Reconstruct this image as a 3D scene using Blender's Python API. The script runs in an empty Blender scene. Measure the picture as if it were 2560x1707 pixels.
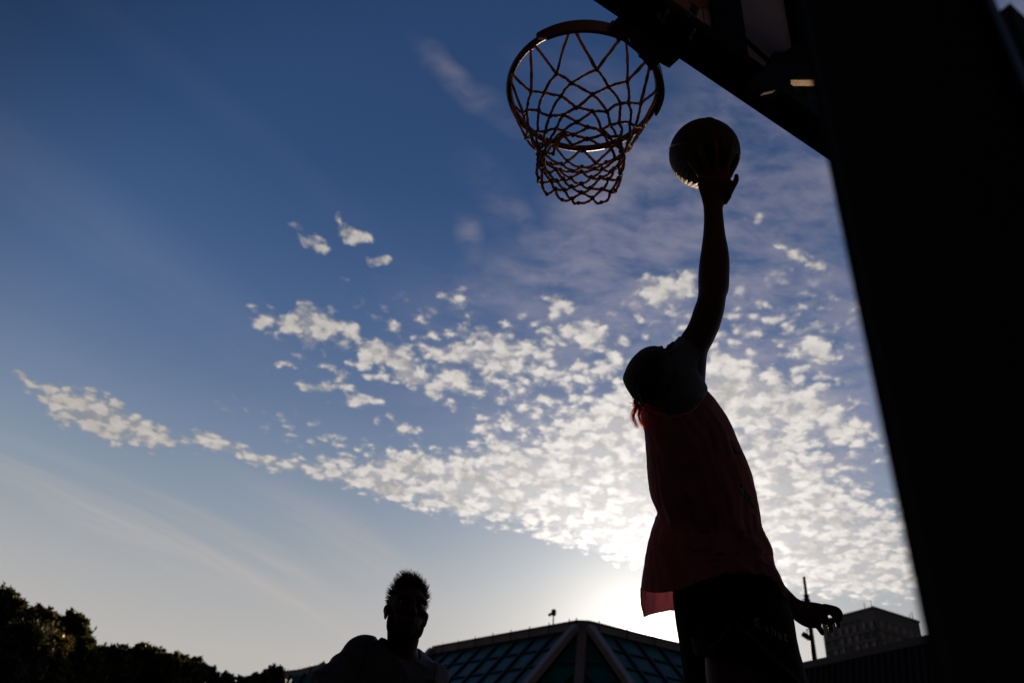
import bpy, bmesh, math, random
import numpy as np
from mathutils import Matrix, Vector, noise
from mathutils.bvhtree import BVHTree
random.seed(7); rng = np.random.default_rng(11)
SC = bpy.context.scene
COL = SC.collection
V = Vector
# ------------------------------------------------------------------ camera
FPX = 2050.0; TH = math.radians(34.04); RO = math.radians(5.03)
_R0 = V((1, 0, 0)); _U0 = V((0, -math.sin(TH), math.cos(TH))); FW = V((0, math.cos(TH), math.sin(TH)))
RT = _R0*math.cos(RO) + _U0*math.sin(RO); UP = -_R0*math.sin(RO) + _U0*math.cos(RO)
EYE = V((0, 0, .93))
def ray(x, y): return RT*((x-1280)/FPX) + UP*((853.5-y)/FPX) + FW
def P(x, y, z): return EYE + ray(x, y)*z                       # a point at depth z
def PH(x, y, h):                                               # ... at absolute height h
    r = ray(x, y); return EYE + r*((h-EYE.z)/r.z)
def PR(x, y, rr):                                              # ... at horizontal distance rr
    r = ray(x, y); return EYE + r*(rr/math.hypot(r.x, r.y))
AZB = math.radians(59.4)
BE = V((math.sin(AZB), math.cos(AZB), 0)); BN = V((math.sin(AZB-math.pi/2), math.cos(AZB-math.pi/2), 0))
def PN(x, y, n):                                               # ... on the plane parallel to the backboard
    r = ray(x, y); return EYE + r*(n/r.dot(BN))
def px(p):
    d = p-EYE; z = d.dot(FW); return (1280+FPX*d.dot(RT)/z, 853.5-FPX*d.dot(UP)/z, z)
cd = bpy.data.cameras.new('camera'); cam = bpy.data.objects.new('camera', cd); COL.objects.link(cam)
cam.matrix_world = Matrix(((RT.x, UP.x, -FW.x, EYE.x), (RT.y, UP.y, -FW.y, EYE.y), (RT.z, UP.z, -FW.z, EYE.z), (0, 0, 0, 1)))
cd.sensor_width = 36; cd.lens = 36*FPX/2560; cd.clip_start = 0.02; cd.clip_end = 20000
cd.dof.use_dof = True; cd.dof.focus_distance = 2.6; cd.dof.aperture_fstop = 4.0
SC.camera = cam
SC.view_settings.view_transform = 'Standard'; SC.view_settings.look = 'None'
SC.view_settings.exposure = 0; SC.view_settings.gamma = 1
SUN = ray(1622, 1590).normalized()
SEL = math.asin(SUN.z); SAZ = math.atan2(SUN.x, SUN.y)

# ------------------------------------------------------------------ materials
def mat(name, col, rough=.6, metal=0, bump=0, bscale=60, var=0, vscale=8, spec=.5, transl=0, tcol=None, sheen=0):
    m = bpy.data.materials.new(name); m.use_nodes = True; nt = m.node_tree; N = nt.nodes; L = nt.links
    b = N['Principled BSDF']; b.inputs['Base Color'].default_value = (*col, 1)
    b.inputs['Roughness'].default_value = rough; b.inputs['Metallic'].default_value = metal
    b.inputs['Specular IOR Level'].default_value = spec
    if sheen: b.inputs['Sheen Weight'].default_value = sheen
    tc = N.new('ShaderNodeTexCoord')
    if var:
        n = N.new('ShaderNodeTexNoise'); n.inputs['Scale'].default_value = vscale; n.inputs['Detail'].default_value = 6
        L.new(tc.outputs['Object'], n.inputs['Vector'])
        mr = N.new('ShaderNodeMapRange'); mr.inputs['From Min'].default_value = .3; mr.inputs['From Max'].default_value = .7
        mr.inputs['To Min'].default_value = 1-var; mr.inputs['To Max'].default_value = 1+var; L.new(n.outputs['Fac'], mr.inputs['Value'])
        mx = N.new('ShaderNodeVectorMath'); mx.operation = 'SCALE'; mx.inputs[0].default_value = col
        L.new(mr.outputs[0], mx.inputs['Scale']); L.new(mx.outputs[0], b.inputs['Base Color'])
        mr2 = N.new('ShaderNodeMapRange'); mr2.inputs['To Min'].default_value = max(0, rough-.12); mr2.inputs['To Max'].default_value = min(1, rough+.12)
        L.new(n.outputs['Fac'], mr2.inputs['Value']); L.new(mr2.outputs[0], b.inputs['Roughness'])
    if bump:
        n2 = N.new('ShaderNodeTexNoise'); n2.inputs['Scale'].default_value = bscale; n2.inputs['Detail'].default_value = 4
        L.new(tc.outputs['Object'], n2.inputs['Vector'])
        bp = N.new('ShaderNodeBump'); bp.inputs['Strength'].default_value = bump; bp.inputs['Distance'].default_value = .01
        L.new(n2.outputs['Fac'], bp.inputs['Height']); L.new(bp.outputs[0], b.inputs['Normal'])
    if transl:
        t = N.new('ShaderNodeBsdfTranslucent'); t.inputs['Color'].default_value = (*(tcol or col), 1)
        ms = N.new('ShaderNodeMixShader'); ms.inputs[0].default_value = transl
        L.new(b.outputs[0], ms.inputs[1]); L.new(t.outputs[0], ms.inputs[2])
        L.new(ms.outputs[0], N['Material Output'].inputs['Surface'])
    return m
M = dict(
 black=mat('black_paint', (.010, .010, .010), .6, spec=.2, bump=.15, bscale=90, var=.3),
 steel=mat('dark_steel', (.013, .013, .013), .6, spec=.2, bump=.2, bscale=50, var=.35, vscale=14),
 pad=mat('black_vinyl', (.006, .006, .007), .7, bump=.1, bscale=30, spec=.25),
 galv=mat('galvanised_steel', (.30, .29, .28), .45, metal=.4, bump=.15, bscale=120, var=.15),
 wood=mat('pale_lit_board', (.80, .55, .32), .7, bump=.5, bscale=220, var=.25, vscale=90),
 panel=mat('board_back_panel', (.55, .42, .46), .65, bump=.1, bscale=20, var=.12, vscale=5),
 gfx_o=mat('board_print_orange', (.55, .18, .07), .6, var=.15),
 gfx_p=mat('board_print_pink', (.75, .45, .42), .6, var=.1),
 gfx_d=mat('board_print_brown', (.06, .03, .025), .6),
 rim=mat('red_rim_paint', (.10, .012, .008), .45, bump=.2, bscale=80, var=.3),
 rope=mat('net_rope', (.045, .024, .018), .95, bump=.9, bscale=500, var=.35, vscale=200, transl=.25, tcol=(.5, .24, .12), sheen=.6),
 ball=mat('ball_rubber', (.045, .008, .004), .55, spec=.15, bump=.7, bscale=900, var=.2, vscale=60),
 fuzz=mat('net_fibre', (.3, .18, .12), .9, transl=.6, tcol=(.9, .55, .3)),
 seam=mat('ball_seam', (.01, .01, .01), .5),
 skin=mat('skin', (.05, .015, .011), .6, spec=.2, bump=.15, bscale=160, var=.15, vscale=30),
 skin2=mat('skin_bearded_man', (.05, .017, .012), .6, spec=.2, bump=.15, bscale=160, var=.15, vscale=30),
 hair=mat('dark_brown_hair', (.02, .011, .007), .6, spec=.2, transl=.40, tcol=(.50, .24, .12)),
 curl=mat('backlit_red_brown_hair', (.04, .018, .01), .6, spec=.3, transl=.7, tcol=(.95, .38, .14)),
 beard=mat('beard_hair', (.02, .012, .009), .8, bump=1, bscale=400),
 cap=mat('black_cap_cloth', (.012, .011, .012), .85, bump=.3, bscale=500),
 tee=mat('grey_tee_cloth', (.115, .13, .19), .9, bump=.3, bscale=600, var=.1, transl=.12, tcol=(.25, .23, .26)),
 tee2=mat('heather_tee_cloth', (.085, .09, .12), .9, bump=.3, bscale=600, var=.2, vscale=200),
 jersey=mat('pink_jersey_cloth', (.55, .20, .25), .8, bump=.35, bscale=500, var=.18, vscale=9, transl=.505, tcol=(.62, .31, .38)),
 shorts=mat('black_shorts_cloth', (.006, .0055, .006), .9, spec=.1, bump=.3, bscale=500, var=.2),
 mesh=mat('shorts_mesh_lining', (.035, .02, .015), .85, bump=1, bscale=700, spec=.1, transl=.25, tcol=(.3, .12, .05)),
 piping=mat('shorts_piping', (.05, .032, .028), .8),
 print=mat('shorts_print', (.30, .20, .19), .7),
 white=mat('print_white', (.5, .45, .46), .7),
 yellow=mat('print_yellow', (.55, .24, .03), .7),
 ink=mat('print_black', (.008, .008, .009), .7),
 fascia=mat('pavilion_cladding', (.33, .29, .37), .5, bump=.1, bscale=4, var=.08, vscale=.6),
 beam=mat('pavilion_beam', (.48, .40, .40), .5, var=.1, vscale=1),
 mull=mat('pavilion_mullion', (.02, .02, .024), .5),
 glassA=mat('pavilion_glass_teal', (.012, .175, .095), .3, spec=.3, var=.25, vscale=.5),
 glassB=mat('pavilion_glass_green', (.035, .14, .070), .3, spec=.3, var=.25, vscale=.5),
 glassC=mat('pavilion_glass_blue', (.04, .13, .12), .3, spec=.3, var=.25, vscale=.5),
 glassD=mat('pavilion_glass_bright', (.02, .40, .46), .2, var=.15, vscale=.5),
 inner=mat('pavilion_inside', (.03, .03, .035), .9),
 metalroof=mat('ribbed_metal', (.028, .024, .026), .8, spec=.15, var=.2, vscale=2),
 metaledge=mat('ribbed_metal_edge', (.07, .065, .08), .5),
 tower=mat('tower_concrete', (.22, .21, .26), .85, var=.12, vscale=.15),
 towerlight=mat('tower_balcony_panel', (.50, .47, .52), .85, var=.15, vscale=.3),
 glassdark=mat('tower_window_glass', (.03, .032, .036), .25),
 bark=mat('bark', (.05, .035, .025), .9, bump=1, bscale=15, var=.3),
 leaf=mat('leaf_dark', (.040, .048, .015), .6, var=.4, vscale=1.2, transl=.3, tcol=(.12, .12, .02)),
 leaf2=mat('leaf_olive', (.055, .050, .018), .6, var=.4, vscale=1.2, transl=.3, tcol=(.14, .11, .02)),
 leaf3=mat('conifer_needle', (.028, .035, .015), .7, var=.4, vscale=2, transl=.2, tcol=(.08, .09, .02)),
 asphalt=mat('asphalt', (.05, .05, .052), .9, bump=.6, bscale=60, var=.3, vscale=.7),
 court=mat('court_coating', (.030, .018, .022), .8, bump=.3, bscale=90, var=.15, vscale=1.5),
 line=mat('court_line_paint', (.6, .6, .58), .7, var=.1),
 grass=mat('grass_ground', (.022, .030, .014), .95, bump=1, bscale=6, var=.4, vscale=.3),
 eye=mat('eye', (.03, .02, .018), .3), shoe=mat('trainer', (.3, .3, .3), .6), sock=mat('sock', (.5, .5, .5), .9),
)
# ------------------------------------------------------------------ object helpers
def link(name, me, m=None, parent=None, smooth=False):
    if isinstance(me, bmesh.types.BMesh):
        bm = me; me = bpy.data.meshes.new(name); bm.to_mesh(me); bm.free()
    o = bpy.data.objects.new(name, me); COL.objects.link(o)
    if m is not None:
        for q in (m if isinstance(m, (list, tuple)) else [m]): me.materials.append(q)
    if smooth:
        for p in me.polygons: p.use_smooth = True
    if parent: o.parent = parent; o.matrix_parent_inverse = Matrix.Translation(parent.location).inverted()
    return o
def tag(o, label=None, cat=None, group=None, kind=None):
    if label: o['label'] = label
    if cat: o['category'] = cat
    if group: o['group'] = group
    if kind: o['kind'] = kind
    return o
def empty(name, loc, label, cat, group=None):
    o = bpy.data.objects.new(name, None); COL.objects.link(o); o.location = loc; o.empty_display_size = .1
    return tag(o, label, cat, group)
def new(): return bmesh.new()
def slab(bm, pts, vec, mi=0):
    """polygon extruded along vec"""
    a = [bm.verts.new(p) for p in pts]; b = [bm.verts.new(p+vec) for p in pts]; n = len(a); fs = []
    fs.append(bm.faces.new(a)); fs.append(bm.faces.new(b[::-1]))
    for i in range(n): fs.append(bm.faces.new((a[i], b[i], b[(i+1) % n], a[(i+1) % n])))
    for f in fs: f.material_index = mi
    bmesh.ops.recalc_face_normals(bm, faces=fs)
    return fs
def beam(bm, a, b, w, h, up=V((0, 0, 1)), bev=0):
    """box beam from a to b"""
    d = (b-a).normalized(); s = d.cross(up)
    if s.length < 1e-4: s = d.cross(V((0, 1, 0)))
    s.normalize(); u = s.cross(d).normalized()
    pts = [a + s*(w/2)*i + u*(h/2)*j for i, j in ((-1, -1), (1, -1), (1, 1), (-1, 1))]
    fs = slab(bm, pts, b-a)
    if bev:
        es = {e for f in fs for e in f.edges}
        bmesh.ops.bevel(bm, geom=list(es), offset=bev, segments=2, affect='EDGES')
def tube(bm, pts, rad, seg=8, caps=True):
    n = len(pts); rads = rad if isinstance(rad, (list, tuple)) else [rad]*n
    rings = []; prev = None
    for i, p in enumerate(pts):
        t = (pts[min(i+1, n-1)] - pts[max(i-1, 0)]).normalized()
        if prev is None:
            s = t.cross(V((0, 0, 1)))
            if s.length < 1e-3: s = t.cross(V((1, 0, 0)))
            s.normalize()
        else:
            s = (prev - t*prev.dot(t)).normalized()
        prev = s; u = t.cross(s)
        rings.append([bm.verts.new(p + (s*math.cos(k*2*math.pi/seg) + u*math.sin(k*2*math.pi/seg))*rads[i]) for k in range(seg)])
    for a, b in zip(rings, rings[1:]):
        for k in range(seg): bm.faces.new((a[k], a[(k+1) % seg], b[(k+1) % seg], b[k]))
    if caps and seg > 2:
        bm.faces.new(rings[0][::-1]); bm.faces.new(rings[-1])
def ball(bm, c, r, sc=(1, 1, 1), rot=None, seg=20):
    m = Matrix.Translation(c) @ (rot.to_4x4() if rot else Matrix.Identity(4)) @ Matrix.Diagonal((r*sc[0], r*sc[1], r*sc[2], 1))
    bmesh.ops.create_uvsphere(bm, u_segments=seg, v_segments=seg*2//3, radius=1, matrix=m)
def spline(pts, k=6):
    out = []
    n = len(pts)
    for i in range(n-1):
        p0 = pts[max(i-1, 0)]; p1 = pts[i]; p2 = pts[i+1]; p3 = pts[min(i+2, n-1)]
        for j in range(k):
            t = j/k
            out.append(.5*((2*p1) + (p2-p0)*t + (2*p0-5*p1+4*p2-p3)*t*t + (3*p1-p0-3*p2+p3)*t*t*t))
    out.append(pts[-1]); return out
def loft(bm, secs, seg=40, sub=5, caps=True, fold=0, fseed=0, hem=None, expo=1.0, fscale=7):
    """secs: (xl,yl,xr,yr,z,depth_ratio) traced at their own depth; gives closed elliptical rings"""
    A = [(P(s[0], s[1], s[4]), P(s[2], s[3], s[4]), s[5]) for s in secs]
    cs = spline([(a+b)/2 for a, b, _ in A], sub); hs = spline([(b-a)/2 for a, b, _ in A], sub)
    dr = spline([V((s[2], 0, 0)) for s in A], sub)
    rings = []; n = len(cs)
    for i in range(n):
        t = (cs[min(i+1, n-1)]-cs[max(i-1, 0)]).normalized()
        a = hs[i]; b = a.cross(t)
        b.normalize(); b = b*a.length*dr[i].x
        r = []
        for k in range(seg):
            an = 2*math.pi*k/seg; c, s = math.cos(an), math.sin(an)
            c = math.copysign(abs(c)**expo, c); s = math.copysign(abs(s)**expo, s)
            p = cs[i]+a*c+b*s
            if hem: p = hem(i/(n-1), an, p)
            if fold:
                q = V((math.cos(an)*fscale*.35, math.sin(an)*fscale*.35, i/(n-1)*fscale*.45+fseed))
                w = fold*(.45+.55*i/(n-1)); q2 = V((q.x*1.7, q.y*1.7, q.z*2.0+3*math.sin(an)+1.5*math.cos(an)))
                rid = (1-abs(noise.noise(q2)*2.2))**3
                p = p + (p-cs[i]).normalized()*(noise.noise(q)*w*.6 + noise.noise(q*2.6)*w*.25 + (rid-.35)*w*.45)*(.10+.90*abs(s)**1.5)
            r.append(bm.verts.new(p))
        rings.append(r)
    for a, b in zip(rings, rings[1:]):
        for k in range(seg): bm.faces.new((a[k], a[(k+1) % seg], b[(k+1) % seg], b[k]))
    if caps: bm.faces.new(rings[0][::-1]); bm.faces.new(rings[-1])
    return rings
def fuse(bm, name, voxel, m, parent=None, smooth_it=4, decimate=None):
    """one continuous surface out of overlapping closed shapes"""
    bmesh.ops.recalc_face_normals(bm, faces=bm.faces)
    me = bpy.data.meshes.new('tmp'); bm.to_mesh(me); bm.free()
    o = bpy.data.objects.new('tmp', me); COL.objects.link(o)
    r = o.modifiers.new('r', 'REMESH'); r.mode = 'VOXEL'; r.voxel_size = voxel; r.use_smooth_shade = True
    if smooth_it:
        s = o.modifiers.new('s', 'SMOOTH'); s.iterations = smooth_it; s.factor = .5
    dg = bpy.context.evaluated_depsgraph_get(); dg.update()
    me2 = bpy.data.meshes.new_from_object(o.evaluated_get(dg)); me2.name = name
    bpy.data.objects.remove(o); bpy.data.meshes.remove(me)
    me2.materials.clear()
    return link(name, me2, m, parent, smooth=True)
def bvh(o):
    me = o.data; mw = o.matrix_basis if not o.parent else Matrix.Identity(4)
    return BVHTree.FromPolygons([v.co.copy() for v in me.vertices], [p.vertices[:] for p in me.polygons])

# ------------------------------------------------------------------ sun and sky
sl = bpy.data.lights.new('sun', 'SUN'); sl.energy = 4.5; sl.angle = math.radians(.53); sl.color = (1, .74, .47)
so = bpy.data.objects.new('sun', sl); COL.objects.link(so)
so.rotation_euler = (-SUN).to_track_quat('-Z', 'Y').to_euler()
w = bpy.data.worlds.new('World'); SC.world = w; w.use_nodes = True
nt = w.node_tree; N = nt.nodes; L = nt.links
def nd(t, **k):
    n = N.new(t)
    for a, b in k.items(): setattr(n, a, b)
    return n
def put(sock, v):
    if hasattr(v, 'is_linked') or isinstance(v, bpy.types.NodeSocket): L.new(v, sock)
    else: sock.default_value = v
def mth(op, a, b=None, c=None, clamp=False):
    n = nd('ShaderNodeMath', operation=op, use_clamp=clamp); put(n.inputs[0], a)
    if b is not None: put(n.inputs[1], b)
    if c is not None: put(n.inputs[2], c)
    return n.outputs[0]
def vm(op, a, b=None, s=None):
    n = nd('ShaderNodeVectorMath', operation=op); put(n.inputs[0], a)
    if b is not None: put(n.inputs[1], b)
    if s is not None: put(n.inputs['Scale'], s)
    return n.outputs['Value'] if op in ('DOT_PRODUCT', 'LENGTH') else n.outputs[0]
def mrange(v, a, b, c=0., d=1., smooth=True):
    n = nd('ShaderNodeMapRange', interpolation_type='SMOOTHSTEP' if smooth else 'LINEAR')
    for i, q in enumerate((v, a, b, c, d)): put(n.inputs[i], q)
    return n.outputs[0]
def mixc(f, a, b, op='MIX'):
    n = nd('ShaderNodeMix', data_type='RGBA', blend_type=op); n.clamp_result = False
    put(n.inputs[0], f); put(n.inputs[6], a if not isinstance(a, tuple) else (*a, 1)); put(n.inputs[7], b if not isinstance(b, tuple) else (*b, 1))
    return n.outputs[2]
def noi(vec, scale, detail=5, rough=.55, dist=0., col=False):
    n = nd('ShaderNodeTexNoise', noise_dimensions='2D'); L.new(vec, n.inputs['Vector']); n.inputs['Scale'].default_value = scale
    n.inputs['Detail'].default_value = detail; n.inputs['Roughness'].default_value = rough; n.inputs['Distortion'].default_value = dist
    return n.outputs['Color' if col else 'Fac']
tc = nd('ShaderNodeTexCoord'); D = vm('NORMALIZE', tc.outputs['Generated'])
sep = nd('ShaderNodeSeparateXYZ'); L.new(D, sep.inputs[0])
KD = .2
zc = mth('MAXIMUM', mth('ADD', sep.outputs['Z'], KD), .1)
inv = mth('DIVIDE', 1., zc)
UV = vm('MULTIPLY', vm('SCALE', D, s=inv), (1, 1, 0))           # where the line of sight meets the cloud deck
cs = vm('DOT_PRODUCT', D, tuple(SUN))
# clear air: tone by height above the horizon
ramp = nd('ShaderNodeValToRGB'); L.new(sep.outputs['Z'], ramp.inputs[0]); cr = ramp.color_ramp
stops = [(0, (.50, .46, .42)), (.20, (.46, .44, .42)), (.27, (.375, .385, .40)), (.33, (.265, .315, .375)), (.40, (.18, .24, .345)),
         (.47, (.112, .170, .295)), (.54, (.070, .125, .255)), (.61, (.044, .093, .215)), (.69, (.026, .066, .172)), (.80, (.020, .052, .142)), (1, (.014, .040, .115))]
while len(cr.elements) < len(stops): cr.elements.new(.5)
for e, (p, c) in zip(cr.elements, stops): e.position = p; e.color = (*c, 1)
sky = nd('ShaderNodeTexSky', sky_type='NISHITA', sun_disc=False, sun_elevation=SEL, sun_rotation=SAZ, dust_density=.6)
base = mixc(1., ramp.outputs[0], vm('SCALE', sky.outputs[0], s=.0035), 'ADD')
a_ = mth('SUBTRACT', 1., cs)
def halo(k, amp): return mth('MULTIPLY', mth('EXPONENT', mth('MULTIPLY', a_, -1./k)), amp)
aur = mth('ADD', mth('ADD', halo(.0030, .55), halo(.00028, 9.)), mth('ADD', halo(.014, .34), halo(.035, .10)))
base = vm('SCALE', base, s=mrange(cs, .52, .74, .58, 1.))
base = mixc(1., base, vm('SCALE', (1., .90, .78), s=aur), 'ADD')

def blobs(vec, lst, soft='SPHERICAL'):
    """sum of soft patches lying on the cloud deck; each: x, y, half length, half width, angle, weight"""
    acc = None
    def uv(x, y):
        r = ray(x, y).normalized(); return np.array([r.x/(r.z+KD), r.y/(r.z+KD)])
    for (x, y, a, b, ang, wt) in lst:
        an = math.radians(ang); c = uv(x, y)
        s_ = .35
        pa = (uv(x+a*s_*math.cos(an), y+a*s_*math.sin(an)) - uv(x-a*s_*math.cos(an), y-a*s_*math.sin(an)))/(2*s_)
        pb = (uv(x-b*s_*math.sin(an), y+b*s_*math.cos(an)) - uv(x+b*s_*math.sin(an), y-b*s_*math.cos(an)))/(2*s_)
        Um, S, _ = np.linalg.svd(np.array([pa, pb]).T)
        if np.linalg.det(Um) < 0: Um[:, 1] *= -1
        mp = nd('ShaderNodeMapping', vector_type='TEXTURE'); L.new(vec, mp.inputs[0])
        mp.inputs['Location'].default_value = (c[0], c[1], 0); mp.inputs['Rotation'].default_value = (0, 0, math.atan2(Um[1, 0], Um[0, 0]))
        mp.inputs['Scale'].default_value = (S[0], S[1], 1)
        g = nd('ShaderNodeTexGradient', gradient_type=soft); L.new(mp.outputs[0], g.inputs[0])
        acc = mth('MULTIPLY', g.outputs['Fac'], wt) if acc is None else mth('MULTIPLY_ADD', g.outputs['Fac'], wt, acc)
    return acc
def warp(vec, scale, amt, det=2):
    n = noi(vec, scale, det, col=True)
    return vm('ADD', vec, vm('MULTIPLY', vm('SUBTRACT', n, (.5, .5, .5)), (amt, amt, 0)))
# ---- altocumulus
W1 = warp(UV, 20., .022, 5)
AC = [
 # long streak at left
 (250, 1045, 200, 72, 22, 1.7), (130, 990, 110, 32, 35, .8), (400, 1090, 130, 36, 20, 1.05), (530, 1105, 90, 30, 16, 1.1), (640, 1145, 120, 28, 22, 1.1),
 (770, 1168, 140, 34, 14, 1.1), (900, 1192, 140, 50, 18, 1.1), (1010, 1165, 130, 40, 8, .95), (980, 1230, 130, 46, 22, 1.0), (60, 950, 70, 20, 50, .45),
 # the big field
 (1150, 1200, 230, 90, 14, 1.1), (1130, 1265, 190, 50, 18, .9), (1300, 1230, 260, 120, 12, 1.2), (1450, 1130, 280, 150, -8, 1.1), (1420, 1270, 260, 110, 22, 1.3),
 (1560, 1250, 260, 190, 20, 1.5), (1560, 1060, 210, 110, -15, .8), (1760, 1150, 300, 260, 10, 1.1), (1760, 1350, 330, 190, 10, 1.4),
 (1950, 1180, 260, 180, 30, 1.1), (2050, 1030, 170, 95, 25, 1.1), (1990, 1330, 330, 190, 10, 1.2), (2190, 1380, 260, 150, 8, 1.2), (1880, 1010, 150, 80, 10, .7), (2150, 1100, 130, 60, 40, .6),
 (2080, 1450, 330, 60, 6, .9),
 (1385, 1345, 90, 26, 12, .85),
 # broken rows above
 (1220, 1065, 85, 40, 5, 0.90), (1240, 1125, 100, 44, 14, 0.77), (1310, 1050, 90, 22, 6, 0.54), (1000, 1068, 95, 32, 20, 0.77), (1110, 1000, 60, 22, 30, 0.54),
 (895, 1005, 95, 26, 6, 1.03), (790, 970, 60, 24, 15, 0.72), (860, 970, 90, 22, 20, 0.63), (820, 925, 90, 22, 20, 0.54), (900, 905, 70, 26, -25, 0.85), (940, 945, 60, 22, 30, 0.81),
 (935, 880, 130, 44, 30, 0.99), (1015, 910, 75, 44, 30, 0.99), (1050, 950, 85, 30, 28, 0.90), (1000, 945, 40, 22, 10, 0.63), (1130, 940, 80, 30, 24, 0.81), (1110, 960, 70, 26, 0, 0.72), (1170, 975, 90, 20, 0, 0.72),
 (665, 798, 66, 40, 25, 1.17), (785, 815, 90, 66, 20, 1.44), (780, 870, 50, 26, 40, 0.63), (735, 810, 60, 40, 0, 0.54), (875, 815, 42, 24, 25, 0.81), (700, 845, 60, 14, 20, 0.27), (710, 905, 60, 20, -20, 0.45), (745, 920, 50, 14, 5, 0.36),
 (985, 825, 40, 16, 50, 0.54), (1070, 825, 50, 20, 50, 0.45), (1080, 880, 60, 24, 25, 0.72), (1165, 885, 75, 38, 12, 0.85), (1255, 900, 100, 66, 30, 1.12), (1165, 825, 55, 28, 15, 0.72), (1225, 840, 40, 20, 10, 0.72),
 (1140, 760, 60, 30, 20, 0.85), (1150, 715, 24, 20, 90, 0.45), (1225, 740, 34, 14, 20, 0.32), (1330, 880, 80, 34, 25, 0.81), (1250, 805, 44, 14, 10, 0.36),
 (1400, 765, 60, 40, -30, 0.85), (1420, 830, 110, 44, 8, 0.85), (1480, 830, 60, 44, -40, 0.68), (1330, 775, 50, 24, -40, 0.41), (1530, 870, 70, 40, 20, 0.54), (1490, 930, 130, 36, -12, 0.68), (1380, 930, 80, 28, 5, 0.63), (1310, 1000, 100, 26, 6, 0.63),
 (1672, 725, 110, 66, -4, 1.26), (1580, 800, 36, 26, 0, 0.59), (2010, 655, 85, 34, 10, 0.77), (1965, 625, 40, 16, 40, 0.45), (1890, 540, 44, 26, -20, 0.54), (1950, 795, 60, 30, -10, 0.54), (2040, 880, 80, 70, 40, 0.77), (2120, 765, 30, 40, 90, 0.63), (2150, 1075, 40, 30, 90, 0.36),
 (1120, 860, 420, 150, 22, .22), (1300, 960, 520, 150, 10, .20), (1600, 900, 420, 220, 0, .34), (1950, 860, 300, 260, 20, .36), (900, 1130, 500, 60, 20, .35),
 (1800, 930, 150, 70, 5, .85), (1900, 960, 90, 40, 10, .5), (1790, 1010, 130, 60, 0, .7),
 (866, 580, 52, 34, 25, 1.3), (850, 548, 22, 16, 90, .8), (910, 592, 34, 22, 20, .9), (785, 608, 54, 28, 40, 1.1), (745, 562, 34, 14, 20, .45), (948, 650, 42, 20, 0, 1.15), (665, 580, 24, 12, 0, .3), (565, 520, 24, 10, 20, .35),
 (505, 765, 36, 12, 35, .55), (435, 735, 30, 10, 0, .2), (905, 730, 30, 12, 40, .3), (860, 700, 30, 12, 0, .25),
]
mask = blobs(W1, AC)
fine = noi(W1, 40., 7, .66)
vo = nd('ShaderNodeTexVoronoi', voronoi_dimensions='2D', feature='SMOOTH_F1'); L.new(W1, vo.inputs['Vector']); vo.inputs['Scale'].default_value = 30.; vo.inputs['Smoothness'].default_value = .35
vo2 = nd('ShaderNodeTexVoronoi', voronoi_dimensions='2D', feature='SMOOTH_F1'); L.new(W1, vo2.inputs['Vector']); vo2.inputs['Scale'].default_value = 66.; vo2.inputs['Smoothness'].default_value = .3
cell = mth('MULTIPLY_ADD', vo2.outputs['Distance'], .45, vo.outputs['Distance'])       # 0 in a cell's heart
sat = mth('MINIMUM', mask, 1.0)
dens = mth('ADD', mth('MULTIPLY_ADD', mth('SUBTRACT', fine, .5), 2.6, mth('MULTIPLY', sat, 1.25)), mth('MULTIPLY', mth('SUBTRACT', cell, .55), -2.1))
alpha = mrange(dens, .05, 1.45); alpha = mth('ADD', mth('MULTIPLY', alpha, .72), mth('MULTIPLY', mrange(dens, .35, 1.25), .26))
gate = mrange(mask, .03, .30)
alpha = mth('MULTIPLY', alpha, gate)
# ---- thin high cirrus
W2 = warp(UV, 4.5, .07, 3)
CI = [(1190, 235, 230, 42, 42, .30), (1130, 170, 130, 30, 40, .2), (1560, 470, 330, 170, -30, .55), (1230, 500, 150, 70, 60, .25), (1180, 600, 90, 40, 70, .45), (1300, 560, 80, 34, 60, .35), (1330, 690, 230, 110, -20, .5), (1700, 560, 420, 230, -20, .75),
      (1650, 780, 260, 160, 30, .7), (1950, 420, 330, 200, 30, .75), (1980, 800, 330, 300, 10, .9), (1500, 800, 300, 160, -10, .6), (1820, 900, 300, 160, 0, .7), (2080, 1100, 250, 260, 10, .8), (1850, 230, 300, 160, 30, .35), (2520, 60, 140, 120, 20, .7), (1300, 1000, 400, 140, 0, .28), (1180, 830, 300, 160, 20, .2), (1500, 250, 260, 120, 30, .2), (1600, 1250, 500, 200, 15, .6)]
cm = blobs(W2, CI)
st = nd('ShaderNodeMapping'); L.new(W2, st.inputs[0]); st.inputs['Rotation'].default_value = (0, 0, .5); st.inputs['Scale'].default_value = (1, 1.9, 1)
cn = noi(st.outputs[0], 9., 8, .62, .0)
ca = mth('MULTIPLY', mrange(cn, .22, .75), mth('MINIMUM', mth('MULTIPLY', cm, 1.5), .80))
# ---- faint streaks low at the left, drawn out along one direction
ST = [(480, 1370, 620, 90, 27, .6), (760, 1480, 420, 60, 33, .55), (300, 1330, 380, 50, 27, .35), (820, 1330, 420, 90, 30, .3), (120, 1250, 330, 60, 32, .3), (980, 1450, 300, 80, 30, .25), (350, 1545, 90, 9, 17, .5)]
def uvp(x, y):
    r = ray(x, y).normalized(); return V((r.x/(r.z+KD), r.y/(r.z+KD), 0))
dv = uvp(800, 1530)-uvp(200, 1250); ang = math.atan2(dv.y, dv.x)
W3 = warp(UV, 1.2, .12, 3)
mp3 = nd('ShaderNodeMapping', vector_type='TEXTURE'); L.new(W3, mp3.inputs[0]); mp3.inputs['Rotation'].default_value = (0, 0, ang); mp3.inputs['Scale'].default_value = (4.5, .55, 1)
sn = noi(mp3.outputs[0], 3.2, 7, .6, .3)
sa = mth('MULTIPLY', mrange(sn, .32, .75), mth('MINIMUM', blobs(W3, ST), .55))
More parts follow.
